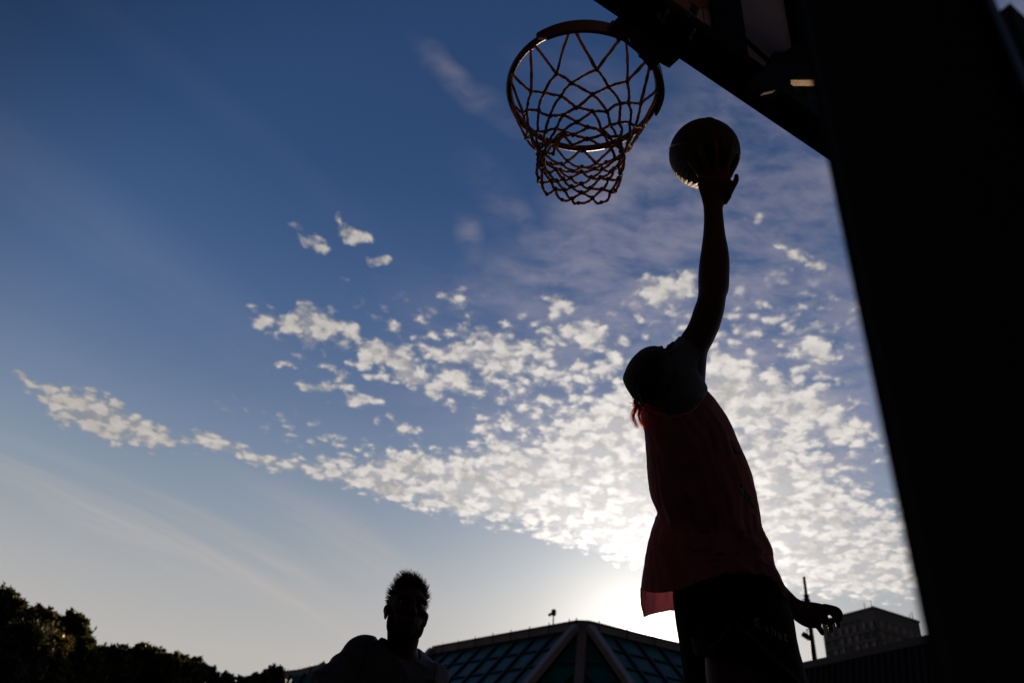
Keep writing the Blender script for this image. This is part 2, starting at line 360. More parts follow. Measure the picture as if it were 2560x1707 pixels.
RY = [(330, 620, 900, 130, 38, .55), (700, 380, 700, 60, 40, .25), (150, 900, 500, 60, 36, .25)]     # very faint veil, upper left
va = mth('MULTIPLY', mth('MULTIPLY', mrange(sn, .2, .8), blobs(W3, RY)), .22)
glow = mth('MINIMUM', mth('ADD', mth('ADD', halo(.10, .34), halo(.035, .22)), halo(.007, .9)), 2.)
# shading of the deck: thick hearts turn grey where the light comes from behind
grey = mth('MULTIPLY', mrange(noi(W1, 16., 4, .6), .42, .66), mth('MULTIPLY', mrange(mask, .7, 1.7), mrange(cs, .82, .96)))
lum = mth('MULTIPLY_ADD', grey, -.24, mth('ADD', .40, glow))
lum = mth('MULTIPLY', lum, mrange(dens, .1, 1.7, .70, 1.14))
lum = mth('MULTIPLY', lum, mth('MULTIPLY_ADD', mrange(noi(W1, 42., 4, .6), .3, .7), .16, .92))
ccol = vm('SCALE', (1., .945, .90), s=lum)
cicol = vm('SCALE', (.235, .232, .315), s=mth('MULTIPLY_ADD', glow, 2.2, .75))
cicol = mixc(mrange(cs, .93, .995), cicol, vm('SCALE', (.47, .43, .43), s=mth('MULTIPLY_ADD', glow, .8, .75)))
c1 = mixc(va, base, (.30, .34, .42))
c1 = mixc(sa, c1, (.56, .50, .46))
c1 = mixc(ca, c1, cicol)
c1 = mixc(mth('MULTIPLY', mrange(mth('ADD', mask, mth('MULTIPLY', mth('SUBTRACT', fine, .5), 1.6)), .35, 1.7), .72), c1, vm('SCALE', (1., .96, .94), s=mth('MULTIPLY_ADD', glow, 1., .27)))
c1 = mixc(alpha, c1, ccol)
# unseen sky away from the low sun dimmed to darken silhouettes; dark under horizon
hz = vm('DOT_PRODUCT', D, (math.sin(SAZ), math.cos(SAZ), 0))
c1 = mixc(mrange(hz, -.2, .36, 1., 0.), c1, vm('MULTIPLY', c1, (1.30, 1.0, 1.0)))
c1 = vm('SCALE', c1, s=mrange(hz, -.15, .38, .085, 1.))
c1 = mixc(mrange(sep.outputs['Z'], -.05, .02), (.02, .02, .022), c1)
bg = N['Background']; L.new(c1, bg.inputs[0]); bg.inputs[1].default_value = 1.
w.cycles.sampling_method = 'MANUAL'; w.cycles.sample_map_resolution = 1024


# ------------------------------------------------------------------ ground
bm = new(); bmesh.ops.create_grid(bm, x_segments=2, y_segments=2, size=3000)
tag(link('ground', bm, M['grass']), kind='structure')
bm = new(); slab(bm, [V((-12, -4, .004)), V((12, -4, .004)), V((12, 26, .004)), V((-12, 26, .004))], V((0, 0, .03)))
tag(link('basketball_court', bm, M['court']), kind='structure')
def strip(bm, a, b, w=.05, z=.0385):
    d = (b-a).normalized(); s = V((-d.y, d.x, 0))*w/2
    vs = [bm.verts.new(V((q.x, q.y, z))) for q in (a-s, b-s, b+s, a+s)]; bm.faces.new(vs)
B0 = BN*-.27; bm = new()                                        # base line and key of this half court
rc = BE*.98
strip(bm, B0+rc-BE*5, B0+rc+BE*5); strip(bm, B0+rc-BE*2.45+BN*.03, B0+rc-BE*2.45+BN*5.8); strip(bm, B0+rc+BE*2.45+BN*.03, B0+rc+BE*2.45+BN*5.8)
strip(bm, B0+rc-BE*2.45+BN*5.83, B0+rc+BE*2.45+BN*5.83)
o_ = link('court_line', bm, M['line']); tag(o_, kind='structure')

# ------------------------------------------------------------------ the hoop
HP = PR(2210, 853, .52); HP.z = 0
hoop = empty('basketball_hoop', HP, 'black steel basketball hoop with red rim and rope net, seen from below and behind', 'basketball hoop')
NB = 1.0                                                       # distance of the board's front face
# post: square padded column right beside the camera
k1 = PR(2142, 853, .43); k2 = PR(2467, 0, .385)
k1 = V((k1.x, k1.y, 0)); k2 = V((k2.x, k2.y, 0))
side = (k2-k1); wdt = side.length; sd = side.normalized(); back = V((-sd.y, sd.x, 0))
if back.dot(k1) < 0: back = -back
r3 = PR(2489, 0, .5); rr = V((r3.x, r3.y, 0)).normalized(); k3 = rr*(k2.length+.13); k4 = k1+(k3-k2)
bm = new(); slab(bm, [k1, k2, k3, k4], V((0, 0, 4.3)))
bmesh.ops.bevel(bm, geom=[e for e in bm.edges if abs((e.verts[0].co-e.verts[1].co).z) > 1], offset=.012, segments=3, affect='EDGES')
link('post', bm, M['pad'], hoop)
pc = (k1+k2+k3+k4)/4
bm = new(); beam(bm, pc+V((0, 0, .045)), pc+V((0, 0, .07)), .5, .5, up=BN); bplate = link('base_plate', bm, M['steel'], hoop)
for i in (-1, 1):
    for j in (-1, 1):
        bm = new(); tube(bm, [pc+BE*.2*i+BN*.2*j+V((0, 0, .07)), pc+BE*.2*i+BN*.2*j+V((0, 0, .1))], .015, 6); link('bolt', bm, M['galv'], bplate)
# brace that leaves the post towards the upper right of the frame
bm = new()
qa = k3+V((0, 0, 2.62)); qb = P(2660, 342, .84)
beam(bm, P(2437, 142, .80), qb, .085, .085); link('stay', bm, M['pad'], hoop)
# backboard: panel, channel frame, uprights
def rectN(pts, n0, n1):                                          # pixels on plane n0, extruded to plane n1
    return [PN(x, y, n0) for x, y in pts], BN*(n1-n0)
hb = PN(1745, 182, NB).z                                         # bottom edge height
def bp(e, n, h): return BE*e + BN*n + V((0, 0, h))
HB = hb
E0, E1 = .98-.9, .98+.9
bm = new(); slab(bm, [bp(E0+.01, NB-.012, HB+.02), bp(E1-.01, NB-.012, HB+.02), bp(E1-.01, NB-.012, HB+1.03), bp(E0+.01, NB-.012, HB+1.03)], -BN*.022)
board = link('backboard', bm, M['panel'], hoop)
bm = new(); slab(bm, [bp(E0+.02, NB-.007, HB+.07), bp(E1-.02, NB-.007, HB+.07), bp(E1-.02, NB-.007, HB+1.0), bp(E0+.02, NB-.007, HB+1.0)], -BN*.0045)  # dark sheet added on the unseen front, absorbs sun bounce onto ball and rim
link('bounce_absorber', bm, mat('bounce_absorber', (.03, .03, .035), .7, spec=.2, var=.2), board)
top_e = PN(1738, 41, NB-.10); bandh = top_e.z-HB
def box(bm, e0, e1, n0, n1, h0, h1, mi=0):
    return slab(bm, [bp(e0, n0, h0), bp(e1, n0, h0), bp(e1, n1, h0), bp(e0, n1, h0)], V((0, 0, h1-h0)), mi)
bm = new()
box(bm, E0, E1, NB, NB-.10, HB, HB+bandh); bmesh.ops.bevel(bm, geom=list(bm.edges), offset=.006, segments=2, affect='EDGES')
box(bm, E0, E1, NB, NB-.06, HB+1.05-.05, HB+1.05)
box(bm, E0, E0+.05, NB, NB-.06, HB+bandh+.002, HB+.998); box(bm, E1-.05, E1, NB, NB-.06, HB+bandh+.002, HB+.998)
link('frame', bm, M['steel'], board)
def coordE(x, y, n): return PN(x, y, n).dot(BE)
# uprights behind the panel
for xa, xb in ((1783, 1856),):
    bm = new(); box(bm, coordE(xa, 30, NB-.052), coordE(xb, 30, NB-.052), NB-.040, NB-.052, HB+bandh+.002, HB+.99); link('upright', bm, M['steel'], board)
bm = new(); box(bm, coordE(1972, 10, NB-.046), coordE(2040, 10, NB-.046), NB-.038, NB-.046, HB+bandh+.002, HB+.99); link('upright', bm, mat('red_painted_upright', (.09, .03, .028), .6, var=.2), board)
# printed shapes on the panel, seen through from behind
def poly_on(bm, pts, n, th=.003):
    a, v = rectN(pts, n, n-th); slab(bm, a, v)
for nm, mm, polys in (('printed_shape', M['gfx_o'], [[(1690, -60), (1745, -60), (1738, 5), (1726, 20), (1718, 30), (1682, 4)], [(1752, -60), (1850, -60), (1786, 5), (1748, 24), (1722, 3)]]),
                      ('printed_shape', M['gfx_p'], [[(1744, 26), (1752, 24), (1758, 60), (1735, 42)], [(1758, 24), (1776, 38), (1786, 78), (1760, 58)]]),
                      ('printed_shape', M['gfx_d'], [[(1722, 4), (1746, 24), (1740, 44), (1727, 24)]]), ('printed_shape', M['gfx_d'], [[(1748, -8), (1762, -10), (1770, 10), (1756, 6)]])):
    bm = new()
    for i, q in enumerate(polys): poly_on(bm, q, NB-.0365-.0004*i)
    link(nm, bm, mm, board)
# gusset plate, rod and arms that tie the board to the post
def plate(name, pts, n, th, m, parent):
    bm = new(); a, v = rectN(pts, n, n-th); slab(bm, a, v)
    return link(name, bm, m, parent)
g = plate('gusset_plate', [(1880, 196), (1893, 193), (1908, 175), (1918, 155), (1928, 138), (1953, 137), (2003, 108), (2090, 70), (2100, 200), (1984, 201), (1978, 215), (1945, 215), (1936, 232), (1900, 240)], NB-.115, .012, M['black'], hoop)
bm = new(); beam(bm, PN(1935, 226, NB-.10), PN(2110, 342, NB-.10), .035, .035); beam(bm, PN(1880, 205, NB-.108), PN(1935, 232, NB-.108), .03, .03); link('lower_rail', bm, M['steel'], board)
bm = new(); tube(bm, [PN(1850, 88, NB-.13), PN(1925, 156, NB-.13)], .0065, 10); link('tie_rod', bm, M['steel'], hoop)
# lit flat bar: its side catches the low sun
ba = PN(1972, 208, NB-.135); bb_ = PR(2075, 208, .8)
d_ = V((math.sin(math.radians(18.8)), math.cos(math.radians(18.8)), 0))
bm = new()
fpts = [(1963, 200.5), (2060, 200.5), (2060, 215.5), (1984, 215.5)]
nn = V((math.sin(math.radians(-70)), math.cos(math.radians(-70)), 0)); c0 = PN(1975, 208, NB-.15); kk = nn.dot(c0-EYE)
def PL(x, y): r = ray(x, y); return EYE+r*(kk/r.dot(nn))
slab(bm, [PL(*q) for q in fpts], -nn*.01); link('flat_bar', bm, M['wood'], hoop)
for h, ee in ((HB+.30, 1.25), (HB+.75, 1.25)):                    # arms from the post head to the board
    for de in (-.16, .16):
        bm = new(); beam(bm, pc+V((0, 0, h+.15))+BE*de*.3, bp(1.58+de*.6, NB-.09, h), .07, .07); link('support_arm', bm, M['pad'], hoop)
# small bolts and wing nuts under the frame
for (x, y), sz in zip([(1647, 36), (1657, 50), (1669, 27), (1718, 26), (1724, 33), (1736, 73), (1726, 92), (1985, 210)], [.006, .006, .005, .005, .006, .004, .004, .004]):
    c = PN(x, y, NB-.05); t = (c-EYE).normalized()
    r_ = ray(x, y); c = EYE + r_*((HB-.004-EYE.z)/r_.z)
    bm = new(); tube(bm, [c, c-V((0, 0, .012))], sz, 6); link('bolt', bm, M['galv'], board)
for (x0, y0), (x1, y1) in (((1658, 42), (1669, 28)), ((1726, 90), (1737, 76)), ((1570, 95), (1576, 104))):
    bm = new(); tube(bm, [PH(x0, y0, HB-.012), PH(x1, y1, HB-.012)], .0016, 6); link('wire_end', bm, M['galv'], board)
# rim ---------------------------------------------------------------
HR = 3.05
RC = PH(1462, 200, HR)                                           # centre of the ring
def fit():
    global RC
    RI = .2345
    for _ in range(20):
        q = [px(RC+V((math.cos(a), math.sin(a), 0))*(RI+.009)) for a in np.linspace(0, 6.283, 90)]
        xs = [p[0] for p in q]; ys = [p[1] for p in q]
        cx = (min(xs)+max(xs))/2; cy = (min(ys)+max(ys))/2
        c0 = px(RC); RC = PH(c0[0]+(1459.5-cx), c0[1]+(219-cy), HR)
    print('RIM', RC, 'x', min(xs), max(xs), 'y', min(ys), max(ys), 'n', RC.dot(BN), 'e', RC.dot(BE))
fit()
def ringpt(a, r, h=0): return RC + V((math.cos(a), math.sin(a), 0))*r + V((0, 0, h))
AB = math.atan2(-BN.y, -BN.x)                                    # direction from ring centre to the board
bm = new(); n = 72; vs = []
for i in range(n):
    a = 2*math.pi*i/n; vs.append([bm.verts.new(ringpt(a, .2345+.0105*math.cos(t), .0105*math.sin(t))) for t in np.linspace(0, 2*math.pi, 11)[:-1]])
for i in range(n):
    for k in range(10): bm.faces.new((vs[i][k], vs[i][(k+1) % 10], vs[(i+1) % n][(k+1) % 10], vs[(i+1) % n][k]))
bmesh.ops.recalc_face_normals(bm, faces=bm.faces)
rim = link('rim', bm, M['rim'], hoop, smooth=True)
# flat reinforcing band round the half next to the board
def angle_of(x, y):
    q = PH(x, y, HR)-RC; return math.atan2(q.y, q.x)
a0, a1 = angle_of(1343, 92), angle_of(1646, 285)
da = (a1-a0+math.pi) % (2*math.pi)-math.pi
mid = a0+da/2
if math.cos(mid-AB) < 0: da = da-math.copysign(2*math.pi, da)
bm = new(); prev = None
for i in range(49):
    a = a0+da*i/48; tp = min(1, i/3, (48-i)/14+.05)
    q = [bm.verts.new(ringpt(a, rr_, h)) for rr_, h in ((.245, .012), (.251, .012), (.251+.004*tp, -.012-.030*tp), (.244, -.012-.030*tp))]
    if prev:
        for k in range(4): bm.faces.new((prev[k], prev[(k+1) % 4], q[(k+1) % 4], q[k]))
    else: bm.faces.new(q)
    prev = q
bm.faces.new(prev[::-1]); bmesh.ops.recalc_face_normals(bm, faces=bm.faces)
link('reinforcing_band', bm, M['rim'], rim)
# mounting bracket between ring and board
bm = new()
slab(bm, [PH(x, y, HR-.045) for x, y in ((1518, 76), (1547, 48), (1600, 20), (1720, 110), (1649, 158), (1628, 178), (1590, 130), (1550, 98))], V((0, 0, .012)))
slab(bm, [PH(x, y, HR-.06) for x, y in ((1600, 100), (1640, 85), (1700, 146), (1673, 171), (1649, 158), (1620, 150))], V((0, 0, .05)))
slab(bm, [PH(x, y, HR-.03) for x, y in ((1523, 76), (1532, 66), (1640, 165), (1628, 178), (1590, 130), (1550, 98))], V((0, 0, .03)))
MBK = mat('bracket_paint', (.035, .008, .006), .5, var=.3); link('rim_bracket', bm, MBK, hoop)
for x0, y0, x1, y1 in ((1545, 98, 1578, 60), (1600, 140, 1640, 95)):
    bm = new(); beam(bm, PH(x0, y0, HR-.055), PH(x1, y1, HR-.055), .012, .02); link('bracket_rib', bm, MBK, hoop)
# net ---------------------------------------------------------------
hooks = [(1343, 122), (1435, 96), (1541, 116), (1602, 158), (1637, 222), (1628, 305), (1550, 360), (1455, 372), (1385, 355), (1325, 322), (1277, 258), (1284, 186)]
HA = sorted([angle_of(*h) for h in hooks])
HA = np.array(HA); step = 2*math.pi/12
off = math.atan2(np.mean(np.sin((HA-np.arange(12)*step))), np.mean(np.cos(HA-np.arange(12)*step)))
HA2 = [off+i*step for i in range(12)]
for i in range(12):
    d = (HA[i]-HA2[i]+math.pi) % (2*math.pi)-math.pi; HA2[i] += max(-.12, min(.12, d))
prof = [(.2345, -.012), (.186, -.132), (.168, -.168), (.151, -.202), (.136, -.234), (.125, -.264), (.119, -.292), (.118, -.315), (.121, -.337), (.124, -.358), (.120, -.384)]
nodes = []
for k, (r, h) in enumerate(prof):
    h *= .95
    row = []
    for i in range(12):
        a = (HA2[i] if k % 2 == 0 else (HA2[i]+HA2[(i+1) % 12] + (2*math.pi if HA2[(i+1) % 12] < HA2[i] else 0))/2)
        j = .012 if k else 0
        row.append(ringpt(a+random.uniform(-j, j)*4, r+random.uniform(-j, j)*.6, h+random.uniform(-j, j)*.7) - BN*.02*max(0, k-5)/5*0)
    nodes.append(row)
STR = []
def strand(bm, a, b, sag, r=.0042):
    n = 9; pts = []
    mid_ = (a+b)/2; outw = (mid_-RC); outw.z = 0; outw.normalize()
    w1 = V([random.uniform(-1, 1) for _ in range(3)])*.003
    for i in range(n):
        t = i/(n-1); pts.append(a.lerp(b, t) + (outw*sag + V((0, 0, -abs(sag)*.6)) + w1)*math.sin(math.pi*t) + V([random.uniform(-1, 1) for _ in range(3)])*.0008)
    tube(bm, pts, [r*random.uniform(.84, 1.16) for _ in range(n)], 7); STR.append((pts, r))
bm = new()
for k in range(len(prof)-1):
    for i in range(12):
        if k % 2 == 0: tg = [nodes[k+1][i], nodes[k+1][(i-1) % 12]]
        else: tg = [nodes[k+1][i], nodes[k+1][(i+1) % 12]]
        for j, b in enumerate(tg):
            a = nodes[k][i]
            if k == 0:
                t_ = V((-math.sin(HA2[i]), math.cos(HA2[i]), 0)); a = a + t_*(.008 if j == 0 else -.008)
            last = k == len(prof)-2
            strand(bm, a, b, (.004 if k else .002) + (.002 if last else 0), .0050 if k == 0 and random.random() < .5 else .0042)
for k in range(1, len(prof)):
    for q in nodes[k]: ball(bm, q, .0072 if k < len(prof)-1 else .006, (1, 1, 1.15), seg=9)
net = link('net', bm, M['rope'], hoop, smooth=True)
bm = new()                                                       # frayed fibres
fz = []
for _ in range(14000):
    sp_, r_s = random.choice(STR); k = random.randrange(len(sp_)-1)
    p = sp_[k].lerp(sp_[k+1], random.random()); v = V([random.gauss(0, 1) for _ in range(3)]).normalized()
    p = p+v*.0040; w_ = v.cross(V((0, 0, 1))).normalized()*.0005; q = p+v*random.uniform(.0008, .0035)
    bm.faces.new((bm.verts.new(p-w_), bm.verts.new(p+w_), bm.verts.new(q)))
link('frayed_fibre', bm, M['fuzz'], net)['kind'] = 'stuff'
for i in range(12):
    bm = new(); t_ = V((-math.sin(HA2[i]), math.cos(HA2[i]), 0)); a = HA2[i]
    tube(bm, spline([ringpt(a, .2345, -.008)+t_*.011, ringpt(a, .2335, -.017)+t_*.008, ringpt(a, .233, -.019), ringpt(a, .2335, -.017)-t_*.008, ringpt(a, .2345, -.008)-t_*.011], 3), .0028, 6)
    link('net_hook', bm, M['rim'], rim)

# ------------------------------------------------------------------ the ball
BC = P(1761, 385, 2.80); BR = 88*2.80/2050
bm = new(); bmesh.ops.create_uvsphere(bm, u_segments=192, v_segments=64, radius=1)
rotb = Matrix.Rotation(math.radians(20), 3, FW) @ Matrix.Rotation(math.radians(78), 3, RT)
for v in bm.verts:
    c = v.co.copy(); ph = math.atan2(c.y, c.x); ct = math.hypot(c.x, c.y)
    g_ = abs(math.cos(ph*18))**.6
    v.co = BC + rotb @ (c*BR*(.972+.020*g_*min(1, ct*1.6)+.008*(1-min(1, ct*1.6))))
for f in bm.faces: f.smooth = True
bl = link('basketball', bm, M['ball']); tag(bl, 'dark orange basketball with ribbed panels resting on the raised hand', 'basketball')
bl.data.transform(Matrix.Translation(-BC)); bl.location = BC
def seamring(ax, off_):
    bm_ = new(); u = ax.orthogonal().normalized(); w2 = ax.cross(u)
    r = math.sqrt(1-off_**2)
    vs_ = []
    for i in range(64):
        a = 2*math.pi*i/64; c = BC+(ax*off_+(u*math.cos(a)+w2*math.sin(a))*r)*BR*.985
        d = (c-BC).normalized(); s_ = ax
        vs_.append([bm_.verts.new(c+(d*math.cos(t)*.0035+s_*math.sin(t)*.0035)) for t in (0, 1.571, 3.142, 4.712)])
    for i in range(64):
        for k in range(4): bm_.faces.new((vs_[i][k], vs_[i][(k+1) % 4], vs_[(i+1) % 64][(k+1) % 4], vs_[(i+1) % 64][k]))
    return bm_
for ax in (RT*.2+UP, RT+FW*.3):
    s_ = link('seam', seamring(ax.normalized(), 0), M['seam']); s_.parent = bl; s_.matrix_parent_inverse = Matrix.Translation(BC).inverted()

# ------------------------------------------------------------------ jumping player
def add_loft(bm, secs, **k): return loft(bm, secs, **k)
def chain(bm, pts, rad, seg=12):
    pts2 = spline(pts, 4); rads = []
    n = len(pts)
    for i in range(n-1):
        for j in range(4): rads.append(rad[i]+(rad[i+1]-rad[i])*j/4)
    rads.append(rad[-1]); tube(bm, pts2, rads, seg)
    ball(bm, pts2[0], rads[0], seg=10); ball(bm, pts2[-1], rads[-1]*.98, seg=10)
PX = P(1790, 1500, 2.66); PX.z = .55
player = empty('person', PX, 'jumping player in pink jersey and backward cap, holding the ball up', 'person')
bm = new()
# raised arm: shoulder, upper arm, elbow, forearm, wrist
loft(bm, [(1655, 960, 1760, 985, 2.55, .9), (1672, 905, 1764, 925, 2.55, .9), (1688, 868, 1768, 884, 2.555, .95), (1702, 840, 1782, 856, 2.56, .95), (1722, 808, 1798, 820, 2.57, .95), (1736, 768, 1809, 780, 2.585, 1.0), (1743, 748, 1815, 744, 2.60, 1.05),
          (1746, 728, 1821, 726, 2.61, 1.0), (1746, 690, 1823, 690, 2.63, .95), (1749, 652, 1823, 655, 2.65, .9), (1754, 618, 1819, 620, 2.67, .9), (1758, 585, 1813, 588, 2.685, .85), (1760, 550, 1809, 552, 2.70, .8), (1759, 522, 1807, 522, 2.71, .75), (1757, 505, 1812, 505, 2.715, .62)], seg=28)
def onball(x, y, off=.010):
    """point on the near side of the ball under this line of sight, lifted by off"""
    r = ray(x, y).normalized(); oc = EYE-BC; b = oc.dot(r); c = oc.length_squared-(BR+off)**2; d = b*b-c
    t = -b-math.sqrt(max(d, 0)); return EYE+r*t
# palm behind the ball
HZ = 2.715
loft(bm, [(1757, 510, 1811, 510, HZ, .6), (1753, 494, 1817, 494, HZ, .5), (1747, 476, 1824, 480, HZ-.005, .4), (1744, 462, 1829, 468, HZ-.012, .32), (1743, 448, 1829, 452, HZ-.020, .24), (1748, 434, 1826, 438, px(onball(1786, 434, .008))[2], .20), (1758, 416, 1818, 420, px(onball(1786, 418, .002))[2], .14)], seg=24)
fg = [([(1752, 440), (1738, 418), (1724, 402)], .0095), ([(1768, 430), (1758, 392), (1750, 362)], .0095), ([(1790, 428), (1788, 384), (1784, 350)], .0095), ([(1812, 432), (1822, 396), (1828, 366)], .009), ([(1824, 440), (1838, 408), (1843, 388)], .0085)]
for i, (q, r) in enumerate(fg[:]):
    pts = [onball(q[0][0], q[0][1], .009)] + [onball(*s) for s in q[1:]]
    pts.insert(2, (pts[1]+pts[2])/2 + (pts[1]-BC).normalized()*.003)
    chain(bm, pts, [r*1.15, r*1.05, r, r*.85])
chain(bm, [P(1806, 500, HZ), P(1820, 484, HZ-.01), P(1832, 466, HZ-.02), P(1840, 452, HZ-.025), P(1841, 440, HZ-.03)], [.016, .014, .0105, .0095, .008])   # short digit standing off
chain(bm, [P(1812, 506, HZ), P(1816, 490, HZ-.005), P(1824, 474, HZ-.02)], [.010, .018, .012])
# neck and head, tilted back towards the ball
HDC = P(1632, 925, 2.53)
ax_h = (P(1600, 870, 2.53)-P(1650, 1010, 2.53)).normalized()
loft(bm, [(1625, 1010, 1700, 1000, 2.55, .8), (1612, 985, 1690, 980, 2.54, .85), (1602, 955, 1688, 950, 2.535, .9)], seg=24)
fr = (RT*.55+UP*.75+FW*.25).normalized(); upH = (ax_h - fr*ax_h.dot(fr)).normalized(); rtH = upH.cross(fr)
rotH = Matrix((rtH, fr, upH)).transposed()
ball(bm, HDC, 1, (.060, .078, .072), rotH, 24); ball(bm, HDC+fr*.035-upH*.05, 1, (.055, .06, .06), rotH, 18)
ball(bm, HDC+fr*.105-upH*.02, 1, (.014, .02, .022), rotH, 10); ball(bm, HDC+fr*.095-upH*.062, 1, (.026, .012, .012), rotH, 10)
ball(bm, HDC+fr*.09-upH*.095, 1, (.026, .022, .018), rotH, 12)
for s in (-1, 1):
    ball(bm, HDC+rtH*s*.062-upH*.015-fr*.008, 1, (.012, .022, .034), rotH, 10); ball(bm, HDC+rtH*s*.03+fr*.082+upH*.008, 1, (.014, .012, .008), rotH, 10)
# trunk under the clothes, second arm, legs
loft(bm, [(1640, 985, 1735, 990, 2.57, 1.0), (1632, 1050, 1770, 1060, 2.60, .9), (1640, 1180, 1820, 1190, 2.62, .8), (1675, 1300, 1850, 1310, 2.65, .6), (1705, 1420, 1890, 1430, 2.67, .55), (1720, 1500, 1920, 1520, 2.68, .5)], seg=32)
loft(bm, [(1690, 1000, 1740, 1060, 2.80, .9), (1730, 1110, 1790, 1090, 2.93, .9), (1790, 1290, 1852, 1270, 2.97, .9), (1862, 1430, 1910, 1400, 2.96, .95), (1930, 1512, 1962, 1462, 2.93, .9), (1975, 1540, 1984, 1487, 2.90, .85), (1995, 1556, 2001, 1499, 2.89, .7), (2013, 1566, 2022, 1503, 2.885, .55), (2030, 1570, 2045, 1506, 2.88, .45), (2042, 1568, 2064, 1512, 2.875, .38), (2052, 1562, 2078, 1524, 2.87, .34)], seg=24)
z0 = 2.87
for pts, r in [([(2062, 1516), (2080, 1519), (2094, 1524), (2101, 1536), (2101, 1547)], .0098), ([(2068, 1524), (2082, 1534), (2091, 1545), (2095, 1558), (2096, 1563)], .0098),
               ([(2060, 1540), (2070, 1553), (2076, 1566), (2078, 1576)], .0096), ([(2040, 1556), (2050, 1572), (2056, 1582)], .0098)]:
    zs = [z0-.012*i*(1 if len(pts) > 4 else .4) for i in range(len(pts))]
    chain(bm, [P(x, y, z) for (x, y), z in zip(pts, zs)], [r*1.2]+[r*1.02]*(len(pts)-2)+[r*.88])
chain(bm, [P(2052, 1548, z0-.03), P(2074, 1555, z0-.05), P(2084, 1548, z0-.06)], [.012, .0105, .009])
# near thigh, knee bent; far leg trailing  (they leave the frame at the bottom)
hipz = 2.66
def W(x, y, z): return P(x, y, z)
K1 = P(1840, 1640, 2.55)
loft(bm, [(1750, 1480, 1920, 1500, 2.66, .55), (1755, 1560, 1935, 1570, 2.64, .60), (1762, 1640, 1945, 1640, 2.60, .70), (1768, 1707, 1952, 1707, 2.56, .80), (1790, 1800, 1955, 1800, 2.51, .85), (1815, 1900, 1945, 1900, 2.49, .9), (1822, 1980, 1935, 1985, 2.49, .95), (1815, 2080, 1925, 2085, 2.55, .95), (1815, 2200, 1900, 2205, 2.64, .9), (1822, 2340, 1885, 2345, 2.74, .9), (1820, 2400, 1890, 2405, 2.78, .9)], seg=32)
loft(bm, [(1700, 1500, 1860, 1510, 2.76, .85), (1712, 1600, 1860, 1600, 2.78, .85), (1722, 1700, 1840, 1705, 2.80, .85), (1738, 1850, 1835, 1850, 2.82, .9), (1740, 1930, 1825, 1935, 2.86, .95), (1722, 2060, 1800, 2070, 2.95, .9), (1715, 2180, 1770, 2190, 3.05, .9), (1712, 2240, 1765, 2250, 3.1, .9)], seg=28)
pbody = fuse(bm, 'body', .0032, M['skin'], player, 5)
for (x, y, z, nm) in ((1868, 2440, 2.76, 'shoe'), (1745, 2275, 3.1, 'shoe')):
    bm = new(); c = P(x, y, z); d = V((.6, .35, -.5)).normalized(); q = d.to_track_quat('Y', 'Z').to_matrix()
    ball(bm, c+d*.05, 1, (.045, .13, .045), q, 18); ball(bm, c-d*.02+V((0, 0, .04)), 1, (.042, .06, .055), q, 16); ball(bm, c+d*.12, 1, (.042, .05, .035), q, 14)
    fuse(bm, nm, .005, M['shoe'], player, 3)
# cap worn backwards
bm = new()
loft(bm, [(1632, 868, 1642, 868, 2.50, 1), (1614, 872, 1657, 872, 2.50, 1.6), (1600, 878, 1667, 880, 2.50, 1.7), (1586, 890, 1676, 895, 2.50, 1.5), (1573, 907, 1682, 915, 2.50, 1.35), (1564, 926, 1684, 936, 2.50, 1.25), (1557.5, 946, 1676, 962, 2.50, 1.15), (1563, 964, 1664, 985, 2.50, 1.05), (1573, 982, 1650, 998, 2.50, .9), (1584, 996, 1636, 1004, 2.505, .7)], seg=48, sub=4)
cap = link('cap', bm, M['cap'], player, smooth=True)
bm = new(); vs = []
for i in range(15):
    t = i/14; a = -1.15+2.3*t                                     # curved peak lying against the nape
    p0 = P(1560, 948, 2.50).lerp(P(1588, 998, 2.505), .5)
    ext = P(1592, 1003, 2.50)-P(1558, 946, 2.50)
    base_ = P(1575, 960, 2.50)+FW*.062*math.sin(a)*1.0+RT*.012*(1-math.cos(a))
    tip = base_ + ext*(.95*math.cos(a)**.7 if math.cos(a) > 0 else 0) - RT*.004
    vs.append((base_, tip))
for i in range(14):
    a_0, b_0 = vs[i]; a_1, b_1 = vs[i+1]
    slab(bm, [a_0, a_1, b_1, b_0], RT*.004+UP*.001)
link('peak', bm, M['cap'], cap)
bm = new(); tube(bm, [P(1640, 866.5, 2.50)-FW*.0, P(1638, 869, 2.50)], .006, 8); link('cap_button', bm, M['cap'], cap)
# hair curling out below the cap
def strands(bm, n, f, r=.0009):
    for _ in range(n):
        pts = f(); m_ = len(pts)
        tube(bm, pts, [r*(1-.85*i/(m_-1)) for i in range(m_)], 4, caps=False)
bm = new()
def curl(c0, c1, c2, sp, z):
    def f():
        j = V((random.gauss(0, 1), random.gauss(0, 1), 0)); zz = z+random.uniform(-.03, .03); o = random.gauss(0, sp)
        e = random.uniform(.85, 1.08)
        ps = [P(c[0]+o+j.x*.6*i, c[1]+(c[1]-c0[1])*(e-1)+j.y*.7, zz) for i, c in enumerate((c0, c1, c2))]
        mid2 = (ps[0]+ps[1])/2 - RT*.002*abs(j.x)
        return spline([ps[0], mid2, ps[1], ps[2]], 4)
    return f
strands(bm, 55, curl((1596, 1008), (1583, 1044), (1594, 1068), 2.8, 2.52))
strands(bm, 45, curl((1600, 1012), (1598, 1048), (1612, 1072), 2.0, 2.52))
strands(bm, 60, curl((1592, 998), (1590, 1014), (1597, 1024), 2.0, 2.52))
strands(bm, 10, curl((1596, 1002), (1580, 1008), (1572, 1004), 2.5, 2.52), .0005)
